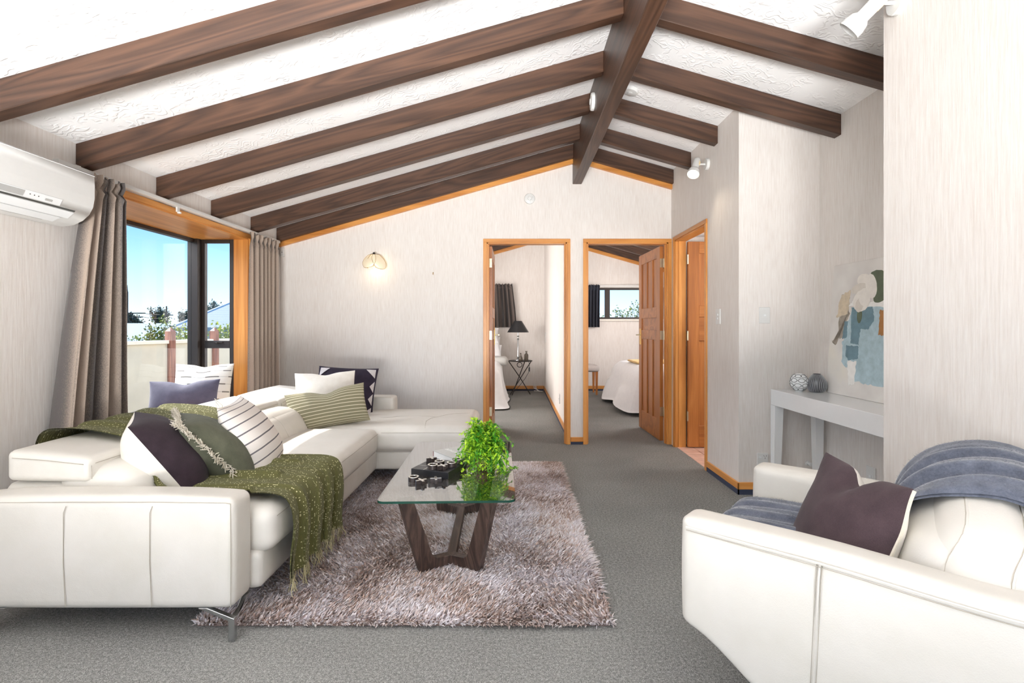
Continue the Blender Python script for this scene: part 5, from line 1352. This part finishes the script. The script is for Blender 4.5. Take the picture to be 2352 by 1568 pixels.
# ================================================================== outside
gm = MB(); gm.box(-90, 60, -40, 120, -3.2, -3.0); og = struct('ground', gm, plain('garden_ground', S(120, 124, 96), .95, 0, .2, 2)); og.location.z = -3.2
# deck and cream balustrade
FA, FB = Vector((-4.62, 3.4, 0)), Vector((-3.55, 8.4, 0)); fd = (FB-FA).normalized(); fn_ = Vector((fd.y, -fd.x, 0))
mb = MB(); q = [FA+fn_*0, FB+fn_*0, Vector((-2.435, 8.4, 0)), Vector((-2.435, 2.6, 0)), Vector((-4.62, 2.6, 0))]
mb.prism([(p.x, p.y) for p in q][::-1], -.02, .05, 'z'); struct('floor_deck', mb, m_wood('grey_deck', S(70, 66, 60), S(96, 92, 84), S(124, 118, 108), 1), smooth=0)
fe = thing('balcony_wall', 'cream solid balcony wall with capping outside the bay window', 'fence', (FA+FB)/2)
def along(mb, a, b, off, t, z0, z1):
    p = [FA+fd*a+fn_*off, FA+fd*b+fn_*off, FA+fd*b+fn_*(off+t), FA+fd*a+fn_*(off+t)]; mb.prism([(v.x, v.y) for v in p], z0, z1, 'z')
M['fence'] = plain('cream_render', S(214, 206, 184), .85, 0, .05, 6); M['cap'] = plain('cream_capping', S(236, 224, 202), .7); M['post'] = m_wood('red_post', S(104, 58, 42), S(136, 80, 60), S(160, 104, 80), 2)
FL = (FB-FA).length; posts = (.35, 1.5, 2.52, 3.28, 4.4)
seg_ = [(.0, 2.60), (2.68, 3.26), (3.34, FL)]
for a, b in seg_:
    mb = MB(); along(mb, a, b, -.06, .06, .20, .965); obj('panel', mb, 'fence', fe, smooth=0)
    mb = MB(); along(mb, a, b, -.09, .12, .965, 1.005); obj('capping', mb, 'cap', fe, smooth=0, bevel=.004, seg=1)
mb = MB(); along(mb, 0, FL, -.05, .05, .05, .09); obj('bottom_rail', mb, 'cap', fe, smooth=0)
for a in (2.64, 3.30):
    p = FA+fd*a; s_ = .038; mb = MB(); T = Matrix.Translation((p.x, p.y, 0)) @ RZ(math.atan2(fd.y, fd.x))
    mb.add([(-s_, -s_, .05), (s_, -s_, .05), (s_, s_, .05), (-s_, s_, .05), (-s_, -s_, 1.11), (s_, -s_, 1.11), (s_, s_, 1.11), (-s_, s_, 1.11), (0, 0, 1.16)], [(0, 3, 2, 1), (0, 1, 5, 4), (1, 2, 6, 5), (2, 3, 7, 6), (3, 0, 4, 7), (4, 5, 8), (5, 6, 8), (6, 7, 8), (7, 4, 8)], T); obj('post', mb, 'post', fe, smooth=0)
# neighbouring houses
def m_iron():
    m, n, l, p, out = newmat('corrugated_roof'); v = coords(n, l, kind='Object'); wv = node(n, 'ShaderNodeTexWave', bands_direction='Y'); l.new(v, wv.inputs['Vector']); wv.inputs['Scale'].default_value = 2.2
    l.new(ramp(n, l, wv.outputs['Fac'], [(.1, S(128, 134, 144)), (.9, S(182, 188, 196))]), p.inputs['Base Color']); p.inputs['Roughness'].default_value = .6; bump(n, l, p, wv.outputs['Fac'], .5, .05); return m
M['iron_roof'] = m_iron(); M['house'] = plain('pale_weatherboard', S(214, 214, 208), .8); M['roof_pale'] = plain('pale_blue_roof', S(196, 212, 222), .5, 0, .05, 1)
h1 = thing('house', 'neighbouring house with grey corrugated roof beyond the shrubs', 'house', (-9.6, 19, -3))
mb = MB(); mb.box(-10.8, -4.0, 17.0, 28, -3, 1.1); obj('wall', mb, 'house', h1, smooth=0)
mb = MB(); mb.add([(-11.1, 16.4, 1.16), (-3.5, 16.4, 1.16), (-3.5, 23, 3.02), (-11.1, 23, 3.02), (-11.1, 16.4, 1.04), (-3.5, 16.4, 1.04), (-3.5, 23, 2.90), (-11.1, 23, 2.90)], [(0, 1, 2, 3), (7, 6, 5, 4), (0, 4, 5, 1), (1, 5, 6, 2), (2, 6, 7, 3), (3, 7, 4, 0)])
mb.add([(-11.1, 23, 3.02), (-3.5, 23, 3.02), (-3.5, 29, 1.3), (-11.1, 29, 1.3)], [(0, 1, 2, 3)]); obj('roof', mb, 'iron_roof', h1, smooth=0)
mb = MB(); mb.box(-11.16, -11.08, 16.4, 16.5, 1.0, 1.2); mb.add([(-11.16, 16.4, 1.02), (-11.08, 16.4, 1.02), (-11.08, 16.4, 1.2), (-11.16, 16.4, 1.2), (-11.16, 23, 2.88), (-11.08, 23, 2.88), (-11.08, 23, 3.06), (-11.16, 23, 3.06)], [(0, 1, 2, 3), (7, 6, 5, 4), (0, 4, 5, 1), (1, 5, 6, 2), (2, 6, 7, 3), (3, 7, 4, 0)]); obj('barge_board', mb, 'white', h1, smooth=0)
mb = MB(); mb.box(-8.2, -7.6, 16.97, 17.0, -.6, .5); obj('window', mb, 'alu', h1, smooth=0)
h2 = thing('house', 'low neighbouring house with a pale blue roof at the left of the view', 'house', (-16, 20, -3))
mb = MB(); mb.box(-20, -13.0, 20, 26, -3, .55); obj('wall', mb, 'house', h2, smooth=0)
mb = MB(); mb.prism([(-20.5, .55), (-20.5, .65), (-12.4, .65), (-12.4, .55)], 19.4, 19.5, 'y'); mb.add([(-20.5, 19.4, .6), (-12.4, 19.4, .6), (-13.2, 24, 1.36), (-20.5, 24, 1.36), (-20.5, 19.4, .5), (-12.4, 19.4, .5), (-13.2, 24, 1.26), (-20.5, 24, 1.26)], [(0, 1, 2, 3), (7, 6, 5, 4), (0, 4, 5, 1), (1, 5, 6, 2), (2, 6, 7, 3), (3, 7, 4, 0)]); obj('roof', mb, 'roof_pale', h2, smooth=0)
# trees
def tree(name, label, cat, base, crown, rad, nleaf, lsize, mat, seed, branches=14, group=None):
    """trunk, branches reaching into an uneven crown, and leaves set at their tips"""
    r_ = random.Random(seed); t = thing(name, label, cat, base, 0, group); base = Vector(base); crown = Vector(crown); rad = Vector(rad)
    bm_ = MB(); fork = base.lerp(crown, .55) if (crown-base).length > 1.5 else base.lerp(crown, .3)
    bm_.tube([base, base.lerp(fork, .5)+Vector((.03, .02, 0)), fork], [.03*rad.length+.015, .024*rad.length+.012, .02*rad.length+.01], 8); tips = []
    for i in range(branches):
        d = Vector((r_.gauss(0, 1), r_.gauss(0, 1), r_.gauss(.25, .8))).normalized(); k = r_.uniform(.45, 1)
        e_ = crown+Vector((d.x*rad.x, d.y*rad.y, d.z*rad.z))*k; m_ = fork.lerp(e_, .5)+Vector((r_.uniform(-.1, .1), r_.uniform(-.1, .1), .1))*rad.length*.3
        bm_.tube([fork, m_, e_], [.012*rad.length+.006, .008*rad.length+.003, .003], 5); tips += [(m_, e_)]*1
    obj('trunk', bm_, 'bark', t)
    lf = MB()
    for i in range(nleaf):
        a, b = tips[r_.randrange(len(tips))]; p = a.lerp(b, r_.uniform(.15, 1.08))+Vector((r_.gauss(0, 1), r_.gauss(0, 1), r_.gauss(0, 1)))*rad.length*.085
        d = Vector((r_.gauss(0, 1), r_.gauss(0, 1), r_.gauss(0, 1))).normalized(); s_ = d.orthogonal().normalized(); L = lsize*r_.uniform(.6, 1.3); cv = r_.random()
        lf.add([p-d*L/2, p+s_*L*.28, p+d*L/2, p-s_*L*.28], [(0, 1, 2, 3)], uv=[(cv, .5)]*4)
    obj('foliage', lf, mat, t, kind='stuff', smooth=0); return t
tree('tree', 'open branched dark green tree behind the cream balcony wall', 'tree', (-8.4, 12.2, -3), (-8.35, 12, 1.02), (.55, .4, .42), 2600, .065, 'leaf_tree', 2, 22)
tree('shrub', 'yellow green shrub behind the balcony wall by the corner post', 'shrub', (-6.0, 9.3, -3), (-5.95, 9.3, .98), (.24, .3, .22), 1300, .055, 'leaf_shrub', 3, 22)
tree('shrub', 'yellow green shrub behind the red post in the narrow window', 'shrub', (-5.15, 9.0, -3), (-5.15, 9.0, 1.0), (.30, .3, .24), 1800, .055, 'leaf_shrub', 4, 26)
tree('shrub', 'low green shrub at the left above the balcony wall', 'shrub', (-7.2, 9.6, -3), (-7.1, 9.6, .88), (.35, .3, .12), 700, .06, 'leaf_tree', 5, 16)
for i, (x, z, w_) in enumerate(((-37.9, 2.0, 1.1), (-35.0, 2.55, 1.2), (-32.2, 2.3, 1.2), (-29.6, 2.9, 1.2), (-27.0, 1.9, 1.1))):
    tree('tree', ['distant dark tree at the foot of the street lamp', 'distant rounded dark tree left of the tall pole', 'distant dark tree just behind the open branched tree', 'distant tallest dark tree beside the tall pole', 'distant dark tree right of the tall pole'][i], 'tree', (x, 50, -3), (x, 50, z), (w_*.8, 1, w_*.62), 2200, .2, 'leaf_far', 40+i, 18, 'distant dark trees')
tree('tree', 'leafy fruit tree outside the right bedroom window', 'tree', (2.55, 11.6, -3), (2.62, 11.6, 1.42), (.42, .35, .42), 1300, .06, 'leaf_tree', 8, 20)
tree('tree', 'thin leafy shoots outside the right bedroom window by its mullion', 'tree', (2.02, 11.6, -3), (2.03, 11.6, 1.28), (.24, .2, .16), 240, .065, 'leaf_tree', 9, 12)
mb = MB(); mb.tube([(-30.6, 40, -3), (-30.6, 40, 4.0)], .06, 8); mb.tube([(-30.6, 40, 3.9), (-30.65, 40, 4.5), (-30.9, 40, 4.6)], .05, 6); mb.box(-30.6, -29.2, 39.95, 40.05, 2.25, 2.33); mb.box(-30.6, -29.4, 39.95, 40.05, 1.95, 2.03)
tag(obj('street_lamp', mb, 'iron'), 'thin street lamp pole at the left of the window view', 'street lamp')
mb = MB(); mb.tube([(-27.5, 40, -3), (-27.5, 40, 2.85)], .055, 8); mb.box(-28.0, -27.0, 39.95, 40.05, 2.1, 2.18); tag(obj('power_pole', mb, 'iron'), 'dark power pole standing among the distant trees', 'pole')
mb = MB()
for z in (2.3, 2.0): mb.tube([(-29.4, 40, z), (-28.6, 40, z-.12), (-27.6, 40, z-.15)], .02, 4)
tag(obj('power_line', mb, 'iron'), 'thin power lines strung between the two poles', 'power line')
